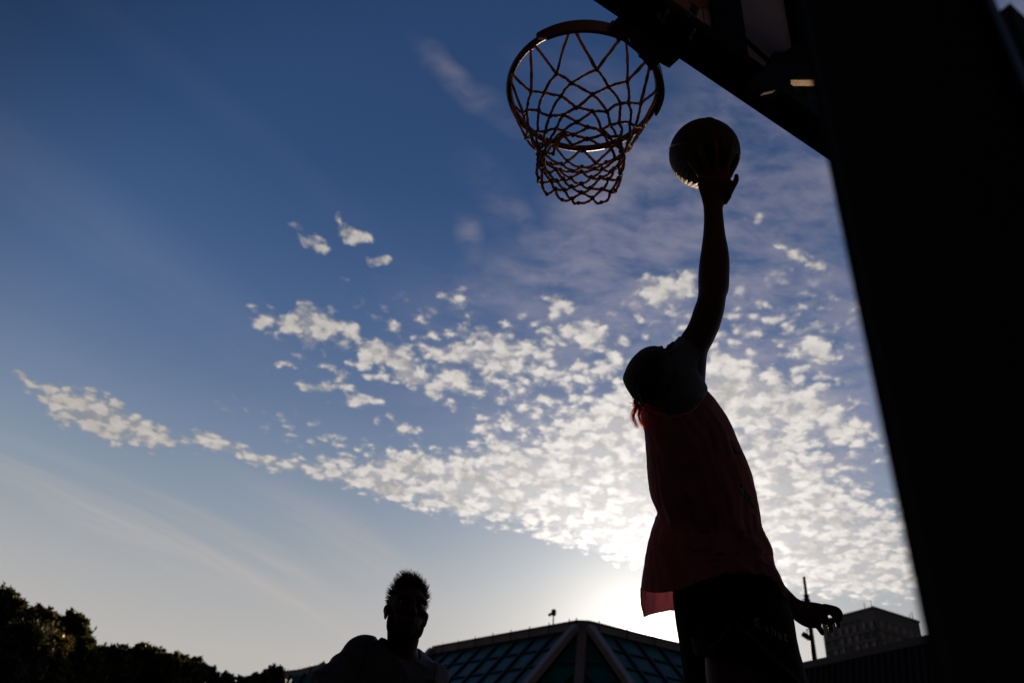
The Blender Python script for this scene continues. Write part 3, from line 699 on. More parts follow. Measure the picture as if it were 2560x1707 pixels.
for a in range(60):
    x = random.uniform(1586, 1606); y0 = random.uniform(985, 1002)
    tube(bm, spline([P(x, y0, 2.52), P(x-2+random.gauss(0, 2), y0+9, 2.515), P(x+random.gauss(0, 3), y0+17, 2.52)], 3), [.0009]*6+[.0003], 4, caps=False)
link('hair', bm, M['curl'], pbody)
# grey tee: sleeve and yoke under the jersey
bm = new()
loft(bm, [(1640, 1030, 1742, 1022, 2.56, 1.05), (1626, 985, 1764, 975, 2.555, 1.1), (1634, 945, 1757, 950, 2.55, 1.15), (1655, 905, 1748, 932, 2.55, 1.15), (1676, 876, 1747, 922, 2.553, 1.12), (1688, 856, 1750, 910, 2.556, 1.1), (1699, 843, 1752, 902, 2.558, 1.06)], seg=64, sub=6, fold=.007, fseed=3, caps=False)
tee = link('tee_shirt', bm, M['tee'], player, smooth=True)
m_ = tee.modifiers.new('s', 'SOLIDIFY'); m_.thickness = .003; m_.offset = -1
bm = new(); pts = []
for k in range(49):
    a = 2*math.pi*k/48; c = (P(1699, 843, 2.558)+P(1752, 902, 2.558))/2; h_ = (P(1752, 902, 2.558)-P(1699, 843, 2.558))/2
    t = (P(1735, 860, 2.56)-P(1715, 890, 2.556)).normalized(); b = h_.cross(t).normalized()*h_.length*1.06
    pts.append(c+h_*math.cos(a)*1.0+b*math.sin(a))
tube(bm, pts, .0028, 6, caps=False); link('sleeve_hem', bm, M['tee'], tee, smooth=True)
# pink jersey: loose, longer and flaring at the back
def jhem(u, an, p):
    if u < .60: return p
    w = ((u-.60)/.40)**1.6
    s, c = math.sin(an), math.cos(an)
    # rounded tails: the far side hangs lower, the near side is cut higher over the hip
    near = -s
    return p + UP*(-.125*min(1, max(0, s)*2.2)*w*(1 if c < .2 else max(0, 1-(c-.2)/.6)) + float(np.interp(c, [-1, -.6, -.3, 0, .5, .8, 1], [0, .05, .095, .125, .12, .085, 0]))*min(1, max(0, near)*3)*w)
bm = new()
JS = [(1612, 1004, 1752, 962, 2.56, .62), (1604, 1022, 1766, 975, 2.57, .74), (1606, 1052, 1788, 1000, 2.58, .80), (1614, 1090, 1822, 1052, 2.59, .80), (1617, 1140, 1846, 1110, 2.60, .78), (1621, 1190, 1872, 1172, 2.61, .74), (1629, 1243, 1889, 1240, 2.62, .70),
      (1645, 1283, 1898, 1297, 2.63, .66), (1638, 1302, 1906, 1325, 2.635, .66), (1626, 1338, 1926, 1366, 2.64, .66), (1618, 1372, 1930, 1400, 2.645, .68), (1612, 1410, 1946, 1440, 2.65, .70), (1604, 1466, 1964, 1492, 2.655, .72)]
rings = loft(bm, JS, seg=150, sub=8, fold=.040, fseed=9, caps=False, hem=jhem, fscale=8)
jersey = link('jersey', bm, M['jersey'], player, smooth=True)
hem_pts = [v.co.copy() for v in jersey.data.vertices[-150:]]
side_idx = [len(jersey.data.vertices)-150*(i+1) for i in range(len(jersey.data.vertices)//150)]
m_ = jersey.modifiers.new('s', 'SOLIDIFY'); m_.thickness = .002; m_.offset = -1
bm = new(); tube(bm, hem_pts+hem_pts[:1], .0022, 6, caps=False); link('hem', bm, M['jersey'], jersey, smooth=True)
bm = new()
for k0 in (110, 132): tube(bm, [jersey.data.vertices[i+k0].co.copy() for i in side_idx[::-1][2:]], .0014, 5)
link('side_seam', bm, M['jersey'], jersey, smooth=True)
bm = new()                                                       # armhole edge of the jersey over the tee
pts = spline([P(1603, 1010, 2.50), P(1640, 1032, 2.44), P(1690, 1040, 2.42), P(1735, 1022, 2.44), P(1757, 990, 2.50), P(1752, 958, 2.55)], 6)
tube(bm, pts, .003, 6); link('armhole_edge', bm, M['jersey'], jersey, smooth=True)
# shoulder yoke closing the jersey towards the neck on the far side
bm = new()
loft(bm, [(1604, 1024, 1700, 1040, 2.66, .8), (1612, 1000, 1712, 985, 2.68, .8), (1640, 975, 1720, 950, 2.70, .7), (1665, 960, 1715, 940, 2.70, .5)], seg=40, fold=.005, caps=True)
link('shoulder_panel', bm, M['jersey'], jersey, smooth=True)
# black shorts
def shem(u, an, p):
    if u < .5: return p
    w = ((u-.5)/.5)**1.3; s = math.sin(an); c = math.cos(an)
    near = float(np.interp(c, [-1, -.85, -.6, -.35, -.2, .2, .6, 1], [.136, .16, .235, .19, .167, .11, .057, .016]))
    far = .136*max(0, -c)*.9+.016
    k = min(1, max(0, .5-s*2.5)); return p + UP*w*(near*k+far*(1-k))
bm = new()
loft(bm, [(1662, 1405, 1925, 1415, 2.66, .70), (1680, 1460, 1950, 1472, 2.66, .72), (1687, 1520, 1966, 1520, 2.67, .74), (1694, 1575, 1974, 1560, 2.67, .74)], seg=72, sub=6, fold=.004, caps=True)
shorts = link('shorts', bm, M['shorts'], player, smooth=True)
bm = new()
rg = loft(bm, [(1700, 1500, 1962, 1500, 2.655, .82), (1716, 1550, 1978, 1545, 2.64, .86), (1730, 1595, 1986, 1600, 2.62, .88), (1742, 1650, 1998, 1650, 2.60, .86), (1752, 1690, 2010, 1700, 2.585, .88), (1760, 1725, 2016, 1735, 2.575, .88)], seg=120, sub=7, fold=.010, fseed=5, caps=False, hem=shem)
leg_n = link('shorts_leg', bm, M['shorts'], shorts, smooth=True)
m_ = leg_n.modifiers.new('s', 'SOLIDIFY'); m_.thickness = .002
hp_ = [v.co.copy() for v in leg_n.data.vertices[-120:]]
bm = new(); tube(bm, hp_+hp_[:1], .0028, 6, caps=False); link('piping', bm, M['piping'], shorts, smooth=True)
bm = new()
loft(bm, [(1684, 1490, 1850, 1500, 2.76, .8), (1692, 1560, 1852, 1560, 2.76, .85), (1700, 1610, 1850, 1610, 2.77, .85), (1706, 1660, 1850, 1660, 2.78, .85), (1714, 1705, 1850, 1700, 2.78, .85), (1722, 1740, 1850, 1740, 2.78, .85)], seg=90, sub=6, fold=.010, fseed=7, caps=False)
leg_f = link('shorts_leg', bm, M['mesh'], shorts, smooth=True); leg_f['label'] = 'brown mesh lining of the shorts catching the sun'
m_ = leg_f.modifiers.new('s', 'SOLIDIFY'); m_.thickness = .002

# ---- prints laid on the cloth
def snap(tree, x, y, off=.0035):
    r = ray(x, y).normalized(); h = tree.ray_cast(EYE, r)
    return (h[0]-r*off) if h[0] else None
def decal_poly(name, polys, tree, m, parent, off=.003, nsub=4, th=.0008):
    bm = new()
    for q in polys:
        vs_ = [bm.verts.new((x, y, 0)) for x, y in q]; f = bm.faces.new(vs_)
    bmesh.ops.triangulate(bm, faces=bm.faces)
    for _ in range(nsub):
        es = [e for e in bm.edges if e.calc_length() > 5]
        if es: bmesh.ops.subdivide_edges(bm, edges=es, cuts=1); bmesh.ops.triangulate(bm, faces=bm.faces)
    kill = []
    for v in bm.verts:
        p = snap(tree, v.co.x, v.co.y, off)
        if p is None: kill.append(v)
        else: v.co = p
    bmesh.ops.delete(bm, geom=kill, context='VERTS')
    if not bm.faces: bm.free(); return
    o = link(name, bm, m, parent); return o
def text_poly(txt, size, fnt_shear=0):
    cu = bpy.data.curves.new('t', 'FONT'); cu.body = txt; cu.size = size; cu.shear = fnt_shear; cu.resolution_u = 3
    o = bpy.data.objects.new('t', cu); COL.objects.link(o)
    dg = bpy.context.evaluated_depsgraph_get(); me = bpy.data.meshes.new_from_object(o.evaluated_get(dg)); bpy.data.objects.remove(o)
    return me
def decal_text(name, txt, size, ox, oy, ux, uy, vx, vy, tree, m, parent, off=.004, shear=0):
    """letters: u runs along (ux,uy), the letter's up along (vx,vy) on the cloth as looked at"""
    me = text_poly(txt, size, shear); bm = new(); bm.from_mesh(me); bpy.data.meshes.remove(me)
    for _ in range(3):
        es = [e for e in bm.edges if e.calc_length() > size*.15]
        if es: bmesh.ops.subdivide_edges(bm, edges=es, cuts=1); bmesh.ops.triangulate(bm, faces=bm.faces)
    kill = []
    for v in bm.verts:
        p = snap(tree, ox+ux*v.co.x+vx*v.co.y, oy+uy*v.co.x+vy*v.co.y, off)
        if p is None: kill.append(v)
        else: v.co = p
    bmesh.ops.delete(bm, geom=kill, context='VERTS')
    return link(name, bm, m, parent)
TJ = bvh(jersey)
decal_poly('number_outline', [[(1813, 1075), (1826, 1078), (1838, 1092), (1862, 1140), (1873, 1185), (1872, 1190), (1862, 1172), (1850, 1145), (1845, 1137), (1836, 1135), (1832, 1130), (1824, 1102), (1813, 1083)]], TJ, M['yellow'], jersey, .003)
decal_poly('number', [[(1826, 1100), (1835, 1100), (1839, 1108), (1843, 1126), (1850, 1133), (1849, 1137), (1834, 1132)], [(1842, 1097), (1848, 1098), (1858, 1122), (1868, 1148), (1872, 1172), (1866, 1165), (1858, 1148), (1848, 1130), (1852, 1118)]], TJ, M['ink'], jersey, .0045)
decal_poly('patch_border', [[(1849, 1206), (1853, 1206), (1866, 1228), (1878, 1237), (1880, 1250), (1886, 1265), (1893, 1282), (1891, 1290), (1886, 1276), (1872, 1265), (1862, 1250), (1852, 1244), (1848, 1228)]], TJ, M['white'], jersey, .003)
decal_poly('patch', [[(1850.5, 1209), (1852.5, 1209), (1866, 1230), (1876, 1239), (1878, 1251), (1884, 1266), (1890, 1280), (1886, 1273), (1873, 1263), (1863, 1248), (1853.5, 1241.5), (1850, 1228)]], TJ, M['ink'], jersey, .0042)
decal_text('patch_lettering', 'Vir', 22, 1854, 1234, .62, .62, -.18, -.78, TJ, M['white'], jersey, .0056)
TS = bvh(leg_n)
lx, ly = 1886, 1571
for ch, dx, dy, sz in (('R', 0, 0, 36), ('a', 26, 9, 34), ('h', 42, 17, 34), ('a', 58, 27, 34), ('t', 74, 33, 40)):
    decal_text('lettering', ch, sz, lx+dx, ly+dy-4, .80, .33, -.10, -.98, TS, M['print'], leg_n, .004)
decal_poly('lettering', [[(1883, 1549), (1886, 1545), (1894, 1543), (1903, 1546), (1903, 1548), (1894, 1546), (1887, 1548), (1885, 1552)]], TS, M['print'], leg_n, .004)

# ------------------------------------------------------------------ bearded man
Z2 = 2.88
MH = P(1018, 1524, Z2); MB = V((MH.x, MH.y+.03, 0))
man = empty('person', MB, 'bearded man with spiky hair and dark grey tee shirt, looking up', 'person')
fr = (RT*.34 - FW*.72 + UP*.60).normalized(); upM = (V((0, 0, 1)) + RT*.04 - fr*(V((0, 0, 1)).dot(fr))).normalized(); upM = (upM-fr*upM.dot(fr)).normalized(); rtM = fr.cross(upM)
rotM = Matrix((rtM*.95, fr*.88, upM*.88)).transposed()
def hp(x, y, z): return MH + rtM*x*.95 + fr*y*.88 + upM*z*.88
bm = new()
ball(bm, hp(0, -.012, .015), 1, (.070, .090, .092), rotM, 28)      # skull
ball(bm, hp(0, .030, -.045), 1, (.056, .060, .062), rotM, 22)      # face
ball(bm, hp(0, .040, -.085), 1, (.044, .046, .034), rotM, 18)      # jaw
ball(bm, hp(0, .068, -.105), 1, (.024, .020, .018), rotM, 12)      # chin
chain(bm, [hp(0, .086, .004), hp(0, .100, -.022), hp(0, .112, -.042)], [.010, .011, .014])   # nose
for s in (-1, 1):
    ball(bm, hp(s*.013, .098, -.045), 1, (.010, .012, .008), rotM, 8)
    chain(bm, [hp(s*.010, .086, .018), hp(s*.034, .080, .024), hp(s*.054, .062, .014)], [.009, .010, .008])   # brow
    ball(bm, hp(s*.042, .066, -.030), 1, (.022, .018, .018), rotM, 12)      # cheekbone
    ball(bm, hp(s*.074, -.006, -.022), 1, (.008, .020, .032), rotM, 12)
    ball(bm, hp(s*.079, -.012, -.010), 1, (.007, .018, .018), rotM, 10)
ball(bm, hp(0, .090, -.068), 1, (.026, .011, .0065), rotM, 12); ball(bm, hp(0, .088, -.080), 1, (.023, .012, .008), rotM, 12)
loft(bm, [(968, 1570, 1052, 1570, Z2+.02, .95), (968, 1600, 1047, 1602, Z2+.02, .95), (967, 1625, 1043, 1625, Z2+.02, .95), (958, 1650, 1052, 1652, Z2+.02, .95)], seg=28)
# trunk, arms, legs below
z2 = Z2+.03
loft(bm, [(965, 1630, 1040, 1640, z2, .7), (918, 1685, 1062, 1695, z2, .5), (908, 1730, 1080, 1735, z2, .5), (905, 1800, 1082, 1805, z2, .55), (900, 1900, 1085, 1905, z2-.01, .65)], seg=32)
sh = P(912, 1632, z2); el = P(806, 1750, z2-.12); wr = P(700, 1800, z2-.42)
chain(bm, [sh, el, wr], [.042, .040, .028])
shr = P(1085, 1690, z2); elr = P(1140, 1850, z2+.02); wrr = P(1130, 2010, z2-.12)
chain(bm, [shr, elr, wrr], [.036, .036, .026])
for wv, ev in ((wr, el), (wrr, elr)):
    d = (wv-ev).normalized(); s_ = d.cross(V((0, 0, 1))).normalized(); u_ = s_.cross(d)
    chain(bm, [wv, wv+d*.04, wv+d*.085], [.028, .038, .036])
    for k in range(4):
        b0 = wv+d*.085+s_*(-.03+.02*k); l = (.07, .082, .078, .062)[k]
        chain(bm, [b0, b0+d*l*.5-u_*.006, b0+d*l*.85-u_*.022], [.0105, .0095, .008])
    chain(bm, [wv+d*.02-s_*.025, wv+d*.05-s_*.055, wv+d*.085-s_*.066], [.014, .011, .009])
hipc = P(992, 1900, z2-.01)
for s in (-1, 1):
    a = hipc+RT*.10*s; a.z = hipc.z; kn = V((a.x+.02*s, a.y-.03, .50)); an_ = V((a.x+.05*s, a.y+.02, .09))
    chain(bm, [a+V((0, 0, .08)), a*1, (a+kn)/2, kn, (kn+an_)/2-V((0, -.02, -.04)), an_], [.10, .095, .08, .056, .052, .036])
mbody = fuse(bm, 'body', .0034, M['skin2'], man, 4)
for s in (-1, 1):
    a = hipc+RT*.10*s; bm = new(); c = V((a.x+.05*s, a.y, .045)); d = -FW*1; d = V((s*.25, -1, 0)).normalized(); q = d.to_track_quat('Y', 'Z').to_matrix()
    ball(bm, c+d*.06, 1, (.046, .14, .045), q, 18); ball(bm, c-d*.02+V((0, 0, .045)), 1, (.044, .06, .05), q, 16); ball(bm, c+d*.14, 1, (.043, .05, .034), q, 14)
    fuse(bm, 'shoe', .005, M['shoe'], man, 3)
    bm = new(); ball(bm, hp(s*.031, .068, .000), .0125, seg=12); link('eye', bm, M['eye'], mbody, smooth=True)
bm = new()
ball(bm, hp(0, .036, -.088), 1, (.053, .052, .042), rotM, 24); ball(bm, hp(0, .070, -.108), 1, (.030, .026, .024), rotM, 14)
for s in (-1, 1): ball(bm, hp(s*.056, .012, -.058), 1, (.014, .028, .048), rotM, 14)
bd = fuse(bm, 'beard', .003, M['beard'], mbody, 2)
bm = new()
for _ in range(1500):
    u = V((random.gauss(0, 1), random.gauss(.6, .8), -abs(random.gauss(.8, .5)))).normalized(); p = hp(u.x*.052, .034+u.y*.05, -.090+u.z*.040)
    d = (rtM*u.x+fr*u.y+upM*(u.z-.3)).normalized()
    tube(bm, [p, p+d*random.uniform(.004, .010)], [.0006, .0002], 3, caps=False)
link('beard_stubble', bm, M['beard'], bd)
# spiky hair
bm = new()
hair_c = hp(0, -.012, .015)
for _ in range(2100):
    th_ = random.uniform(0, 2*math.pi); el_ = random.uniform(-.25, 1.5)
    u = V((math.cos(th_)*math.cos(el_), math.sin(th_)*math.cos(el_), math.sin(el_)))
    if u.y > .55 and u.z < .62: continue
    if u.z < .30 and u.y > .2: continue
    p = hair_c + rtM*u.x*.066 + fr*u.y*.078 + upM*u.z*.080
    nrm_ = (rtM*u.x*1.0+fr*u.y*.8+upM*u.z).normalized()
    top = max(0, u.z)
    cl = noise.noise(u*4.5)                                      # hair gathers in tufts
    d = (nrm_ + V((0, 0, .55))*top + RT*(-.25+.25*cl) + V([random.gauss(0, .13) for _ in range(3)]) + V(noise.noise_vector(u*5))*.45).normalized()
    ln = (.007+.044*top)*random.uniform(.6, 1.15)*(1+.35*cl)
    bend = V([random.gauss(0, .15) for _ in range(3)]) - RT*.12*top
    tube(bm, [p-nrm_*.003, p+d*ln*.5, p+(d+bend*.6).normalized()*ln], [.0014, .0011, .0003], 3, caps=False)
ball(bm, hair_c+upM*.005-fr*.004, 1, (.0725, .088, .091), rotM, 24)
for v in list(bm.verts)[-24*16:]: pass
link('hair', bm, M['hair'], mbody)
# tee shirt
bm = new()
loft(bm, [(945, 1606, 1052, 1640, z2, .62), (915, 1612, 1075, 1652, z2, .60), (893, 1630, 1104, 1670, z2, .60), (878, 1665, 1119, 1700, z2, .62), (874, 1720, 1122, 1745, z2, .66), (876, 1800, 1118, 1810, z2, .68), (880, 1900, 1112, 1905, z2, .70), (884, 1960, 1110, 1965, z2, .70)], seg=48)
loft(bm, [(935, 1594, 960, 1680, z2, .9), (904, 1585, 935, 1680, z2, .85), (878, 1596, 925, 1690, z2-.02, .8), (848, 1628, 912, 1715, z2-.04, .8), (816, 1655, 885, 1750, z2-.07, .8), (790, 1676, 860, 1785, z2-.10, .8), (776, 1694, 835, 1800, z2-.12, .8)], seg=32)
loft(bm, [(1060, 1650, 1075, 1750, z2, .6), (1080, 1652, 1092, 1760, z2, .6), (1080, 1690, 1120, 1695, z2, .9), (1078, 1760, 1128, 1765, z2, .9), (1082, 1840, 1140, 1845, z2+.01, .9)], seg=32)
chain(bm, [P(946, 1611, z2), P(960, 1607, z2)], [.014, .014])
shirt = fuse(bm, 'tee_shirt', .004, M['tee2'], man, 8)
nrms = [v.normal.copy() for v in shirt.data.vertices]
for v, nv in zip(shirt.data.vertices, nrms):
    q = v.co*9; v.co += nv*(noise.noise(V((q.x, q.y*1.2, q.z*2.2)))*.012 + ((1-abs(noise.noise(V((q.x*.8+q.z, q.y*.7, q.z*1.2)))*2.2))**3-.3)*.009 + noise.noise(v.co*28)*.0022)
bm = new()
cc = (P(962, 1610, z2)+P(1047, 1640, z2))/2
pts = []
for k in range(41):
    a = 2*math.pi*k/40; pts.append(cc+RT*.066*math.cos(a)-FW*.060*math.sin(a)+UP*(-.020*math.cos(a)+.000)-UP*.022*max(0, math.sin(a)))
tube(bm, pts, .0065, 8, caps=False); link('neckband', bm, M['ink'], shirt, smooth=True)
TMs = bvh(shirt)
for q in (((912, 1590), (916, 1620), (905, 1660), (896, 1700)), ((1094, 1662), (1088, 1680), (1084, 1705))):
    pp = []
    for i_ in range(len(q)-1):
        for j_ in range(6):
            x_ = q[i_][0]+(q[i_+1][0]-q[i_][0])*j_/6; y_ = q[i_][1]+(q[i_+1][1]-q[i_][1])*j_/6; r_ = ray(x_, y_).normalized(); h_ = TMs.ray_cast(EYE, r_)
            if h_[0]: pp.append(h_[0])
    if len(pp) > 3:
        bm = new(); tube(bm, pp, .0022, 5); link('sleeve_seam', bm, M['ink'], shirt)
TM = bvh(shirt)
decal_poly('chest_logo', [[(1070, 1696), (1092, 1701), (1092, 1730), (1070, 1726)]], TM, M['ink'], shirt, .003)
bm = new()
for s in (-1, 1):
    a = hipc+RT*.10*s; a.z = hipc.z
    kn = V((a.x+.02*s, a.y-.03, .52)); chain(bm, [a+V((0, 0, .10)), a, (a+kn)/2, kn], [.12, .115, .105, .10])
fuse(bm, 'shorts', .006, M['shorts'], man, 4)

# ------------------------------------------------------------------ glass pavilion
def pavilion(name, label, C0, A, Bv, L0, L1, slope_a, slope_b, rows, nA, nB, fh, mats, beams=True):
    pass
D0 = 45.0
tl = PR(1446, 1553, D0); HP_ = tl.z
pav = empty('glass_pavilion', V((tl.x, tl.y, 0)), 'glass pavilion with sloping teal panes and grey eaves, the sun at its roofline', 'pavilion')
cL = PH(1441, 1553, HP_); cR = PH(1473, 1554, HP_)
aL = PH(1040, 1625, HP_); aR = PH(2040, 1693, HP_)
dirL = (aL-cL).normalized(); dirR = (aR-cR).normalized()
aL = cL+dirL*((PH(1082, 1618, HP_)-cL).length)
fh = (PH(1450, 1553, HP_)-EYE).length*21/2050*1.0
lowL = PR(1336, 1712, D0-2.0); lowR = PR(1556, 1712, D0-2.0)
apL = PR(1446, 1580, D0-.1); apR = PR(1464, 1580, D0-.1)
apex = (apL+apR)/2
inw = V((tl.x, tl.y, 0)).normalized()
# fascia
def fascia(bm, a, b, h, outn, drop=.06):
    slab(bm, [a, b, b-V((0, 0, h)), a-V((0, 0, h))], inw*.5)
    slab(bm, [a+V((0, 0, drop))-inw*.12, b+V((0, 0, drop))-inw*.12, b-inw*.12, a-inw*.12], inw*.7)
bm = new(); fascia(bm, aL, cL, fh, None); fascia(bm, cL, cR, fh, None); fascia(bm, cR, aR, fh, None)
fas = link('fascia', bm, M['fascia'], pav)
nj = 8
for i in range(nj+1):
    q = cL.lerp(aL, (i+.35)/nj) if i < nj else cL
    bm = new(); beam(bm, q+V((0, 0, .17))-inw*.14, q-V((0, 0, fh+.02))-inw*.14, .05, .05); link('joint', bm, M['mull'], fas)
for i in range(9):
    q = cR.lerp(aR, (i+.35)/9); bm = new(); beam(bm, q+V((0, 0, .17))-inw*.14, q-V((0, 0, fh+.02))-inw*.14, .05, .05); link('joint', bm, M['mull'], fas)
# glazed slopes
def glazed(top0, topdir, length, ncol, down, nrow, parity, gm, colstart=0):
    """parallelogram grid of panes; down = vector of one row"""
    w_ = length/ncol; nrm_ = topdir.cross(down).normalized()
    if nrm_.dot(EYE-top0) < 0: nrm_ = -nrm_
    bm = new()
    for i in range(ncol):
        for j in range(nrow):
            a = top0+topdir*w_*i+down*j; b = a+topdir*w_
            f = bm.faces.new([bm.verts.new(q) for q in (a, b, b+down, a+down)]); f.material_index = random.choice(gm)
    bmesh.ops.remove_doubles(bm, verts=bm.verts, dist=.001)
    g = link('glazing', bm, [M['glassA'], M['glassB'], M['glassC'], M['glassD']], pav)
    for i in range(ncol+1):
        a = top0+topdir*w_*i+nrm_*.05; b = a+down*nrow
        bm = new(); beam(bm, a, b, .17, .10, up=nrm_); link('mullion', bm, M['mull'], g)
    for j in range(nrow+1):
        a = top0+down*j+nrm_*.04; b = a+topdir*length
        bm = new(); beam(bm, a, b, .10, .07, up=nrm_); link('transom', bm, M['mull'], g)
    return nrm_
Ld = (lowL-apL); Rd = (lowR-apR)
t0L = cL-V((0, 0, fh))+dirL*.10; t0R = cR-V((0, 0, fh))+dirR*.10
lenL = (aL-cL).length-.3; lenR = (aR-cR).length
nL = glazed(t0L, dirL, lenL, 8, Ld*.335, 8, 0, [0, 0, 1, 1, 1, 2]); nR = glazed(t0R, dirR, lenR, 11, Rd*.335, 8, 0, [1, 1, 0, 2])
for a, d, nn_ in ((cL-V((0, 0, fh)), Ld, nL), (cR-V((0, 0, fh)), Rd, nR)):
    bm = new(); beam(bm, a+nn_*.12+V((0, 0, .1)), a+d*2.7+nn_*.12, .48, .34, up=nn_, bev=.02); link('hip_beam', bm, M['beam'], pav)
# far end beam and recess between the two hips
bm = new(); q = aL-V((0, 0, fh)); beam(bm, q+V((0, 0, .35)), q+Ld*1.2, .42, .34, up=nL, bev=.02); link('hip_beam', bm, M['beam'], pav)
mid0 = (cL+cR)/2-V((0, 0, fh)); md = (Ld+Rd)/2
bm = new()
a = cL-V((0, 0, fh+.3)); b = cR-V((0, 0, fh+.3)); rec = inw*.35
f = bm.faces.new([bm.verts.new(v) for v in (a+rec, b+rec, b+Rd*2.7+rec*2, a+Ld*2.7+rec*2)]); link('recessed_glazing', bm, M['glassD'], pav)
bm = new(); beam(bm, mid0+V((0, 0, .0))+inw*.12, mid0+md*2.7+inw*.12, .50, .40, bev=.03); link('centre_column', bm, M['beam'], pav)
for s, dd in ((-1, Ld), (1, Rd)):
    for t in (.62, 1.0, 1.6):
        bm = new(); c_ = mid0+md*t+inw*.3; e_ = mid0+dd*t*.97+inw*.3; beam(bm, c_, e_, .10, .10); link('recess_bar', bm, M['mull'], pav)
    bm = new(); beam(bm, mid0+md*.75+inw*.3, mid0+dd*1.5+inw*.35+(md-dd)*.25, .16, .12); link('recess_bar', bm, M['mull'], pav)
bm = new()                                                       # flat roof and body
rp = [aL, cL, cR, aR, aR+inw*26, aL+inw*22]
slab(bm, [p+inw*.05 for p in rp], -V((0, 0, .12))); link('roof', bm, M['fascia'], pav)
bm = new(); slab(bm, [V((p.x, p.y, 0))+inw*2.2 for p in (aL, cL, cR, aR)]+[V((p.x, p.y, 0)) for p in (aR+inw*25, aL+inw*21)], V((0, 0, HP_-.2-fh))); link('wall', bm, M['inner'], pav)
# roof mast with a small camera
rm = PR(1384, 1562, D0+2.5); tp = PR(1384, 1536, D0+2.5); base_h = HP_
ms = empty('roof_camera', V((tp.x, tp.y, HP_)), 'small camera on a thin mast standing on the pavilion roof', 'camera')
bm = new(); tube(bm, [V((tp.x, tp.y, HP_)), V((tp.x, tp.y, tp.z+.18))], .035, 8); link('mast', bm, M['steel'], ms)
bm = new(); beam(bm, V((tp.x, tp.y, tp.z-.05)), V((tp.x, tp.y, tp.z+.30)), .22, .22, up=BN, bev=.03); link('housing', bm, M['black'], ms)
bm = new(); beam(bm, PR(1387, 1533.5, D0+2.5), PR(1376, 1534, D0+2.5), .14, .14, bev=.02); ball(bm, PR(1374, 1536, D0+2.5), .09, seg=10); link('lens_arm', bm, M['black'], ms)

# second, lower pavilion beyond the bearded man
W0 = 52.0
wl = PR(814, 1651, W0); Hw = wl.z
wing = empty('glass_pavilion', V((wl.x, wl.y, 0)), 'low glass pavilion with a bright teal pane between the trees and the bearded man', 'pavilion')
p0 = PH(700, 1677, Hw-.25); p1 = PH(745, 1672, Hw-.2); p2 = PH(800, 1659, Hw); p3 = PH(960, 1640, Hw+.2)
bm = new()
for a, b in ((p0, p1), (p1, p2), (p2, p3)): slab(bm, [a, b, b-V((0, 0, .42)), a-V((0, 0, .42))], inw*.6)
wf = link('fascia', bm, M['fascia'], wing)
for x, y in ((722, 1675), (750, 1672), (778, 1665)):
    q = PH(x, y, Hw-.1); bm = new(); beam(bm, q+V((0, 0, .1))-inw*.06, q-V((0, 0, .45))-inw*.06, .06, .06); link('joint', bm, M['mull'], wf)
bm = new(); slab(bm, [PH(797, 1659, Hw), PH(812, 1650, Hw), PH(815, 1664, Hw-.2)], inw*.4); link('roof_fin', bm, M['fascia'], wing)
g0 = PR(733, 1689, W0-.3); g1 = PR(960, 1655, W0+1.0); dn = V((0, 0, -1.0))-inw*.5
gd = (g1-g0); ng = 7
bm = new()
for i in range(ng):
    for j in range(5):
        a = g0+gd*i/ng+dn*1.3*j; b = g0+gd*(i+1)/ng+dn*1.3*j
        f = bm.faces.new([bm.verts.new(q) for q in (a, b, b+dn*1.3, a+dn*1.3)])
gg = link('glazing', bm, M['glassD'], wing)
nw = gd.cross(dn).normalized(); nw = nw if nw.dot(EYE-g0) > 0 else -nw
for i in range(ng+1):
    a = g0+gd*i/ng+nw*.05; bm = new(); beam(bm, a-gd*.02, a+dn*6.5-gd*.22, .16, .12, up=nw); link('mullion', bm, M['mull'], gg)
for j in range(1, 5):
    a = g0+dn*1.3*j+nw*.05; bm = new(); beam(bm, a, a+gd, .10, .08, up=nw); link('transom', bm, M['mull'], gg)
bm = new(); q = PR(712, 1684, W0-.4); beam(bm, q, q+dn*6, .35, .3, bev=.03); link('corner_beam', bm, M['beam'], wing)
bm = new(); slab(bm, [V((p.x, p.y, 0))+inw*.8 for p in (p0, p1, p2, p3)]+[V((p.x, p.y, 0))+inw*9 for p in (p3, p0)], V((0, 0, Hw-.75))); link('wall', bm, M['inner'], wing)

# ------------------------------------------------------------------ ribbed metal hall, right
T0 = PR(1992, 1663, 22); Hh = T0.z
hl = PH(1900, 1683, Hh); hr_ = PH(2420, 1570, Hh)
hall = empty('ribbed_metal_hall', V((T0.x, T0.y, 0)), 'dark low hall with sloping ribbed metal side in front of the tower block', 'building')
hd = (hr_-hl); HLn = hd.length; hd.normalize(); hn = V((hd.y, -hd.x, 0)); hn = hn if hn.dot(EYE-hl) > 0 else -hn
dn = (V((0, 0, -1))*.9+hn*.42 - hd*.0)
bm = new(); slab(bm, [hl, hr_, hr_+dn*2.6, hl+dn*2.6], -hn*.15)
hs = link('metal_cladding', bm, M['metalroof'], hall)
bm = new(); slab(bm, [hl+V((0, 0, .02)), hr_+V((0, 0, .02)), hr_-V((0, 0, .14)), hl-V((0, 0, .14))], hn*.1); link('roof_edge', bm, M['metaledge'], hall)
nr = 34
for i in range(nr+1):
    a = hl+hd*HLn*i/nr-V((0, 0, .12)); bm = new(); beam(bm, a+hn*.06, a+dn*2.6+hn*.04+hd*.55, .07, .04, up=hn); link('rib', bm, M['metalroof'], hs)
bm = new(); hb_ = [hl+dn*2.6, hr_+dn*2.6]; slab(bm, [V((hb_[0].x, hb_[0].y, 0)), V((hb_[1].x, hb_[1].y, 0)), V((hr_.x, hr_.y, 0))-hn*10, V((hl.x, hl.y, 0))-hn*10], V((0, 0, Hh-2.5))); link('wall', bm, M['inner'], hall)
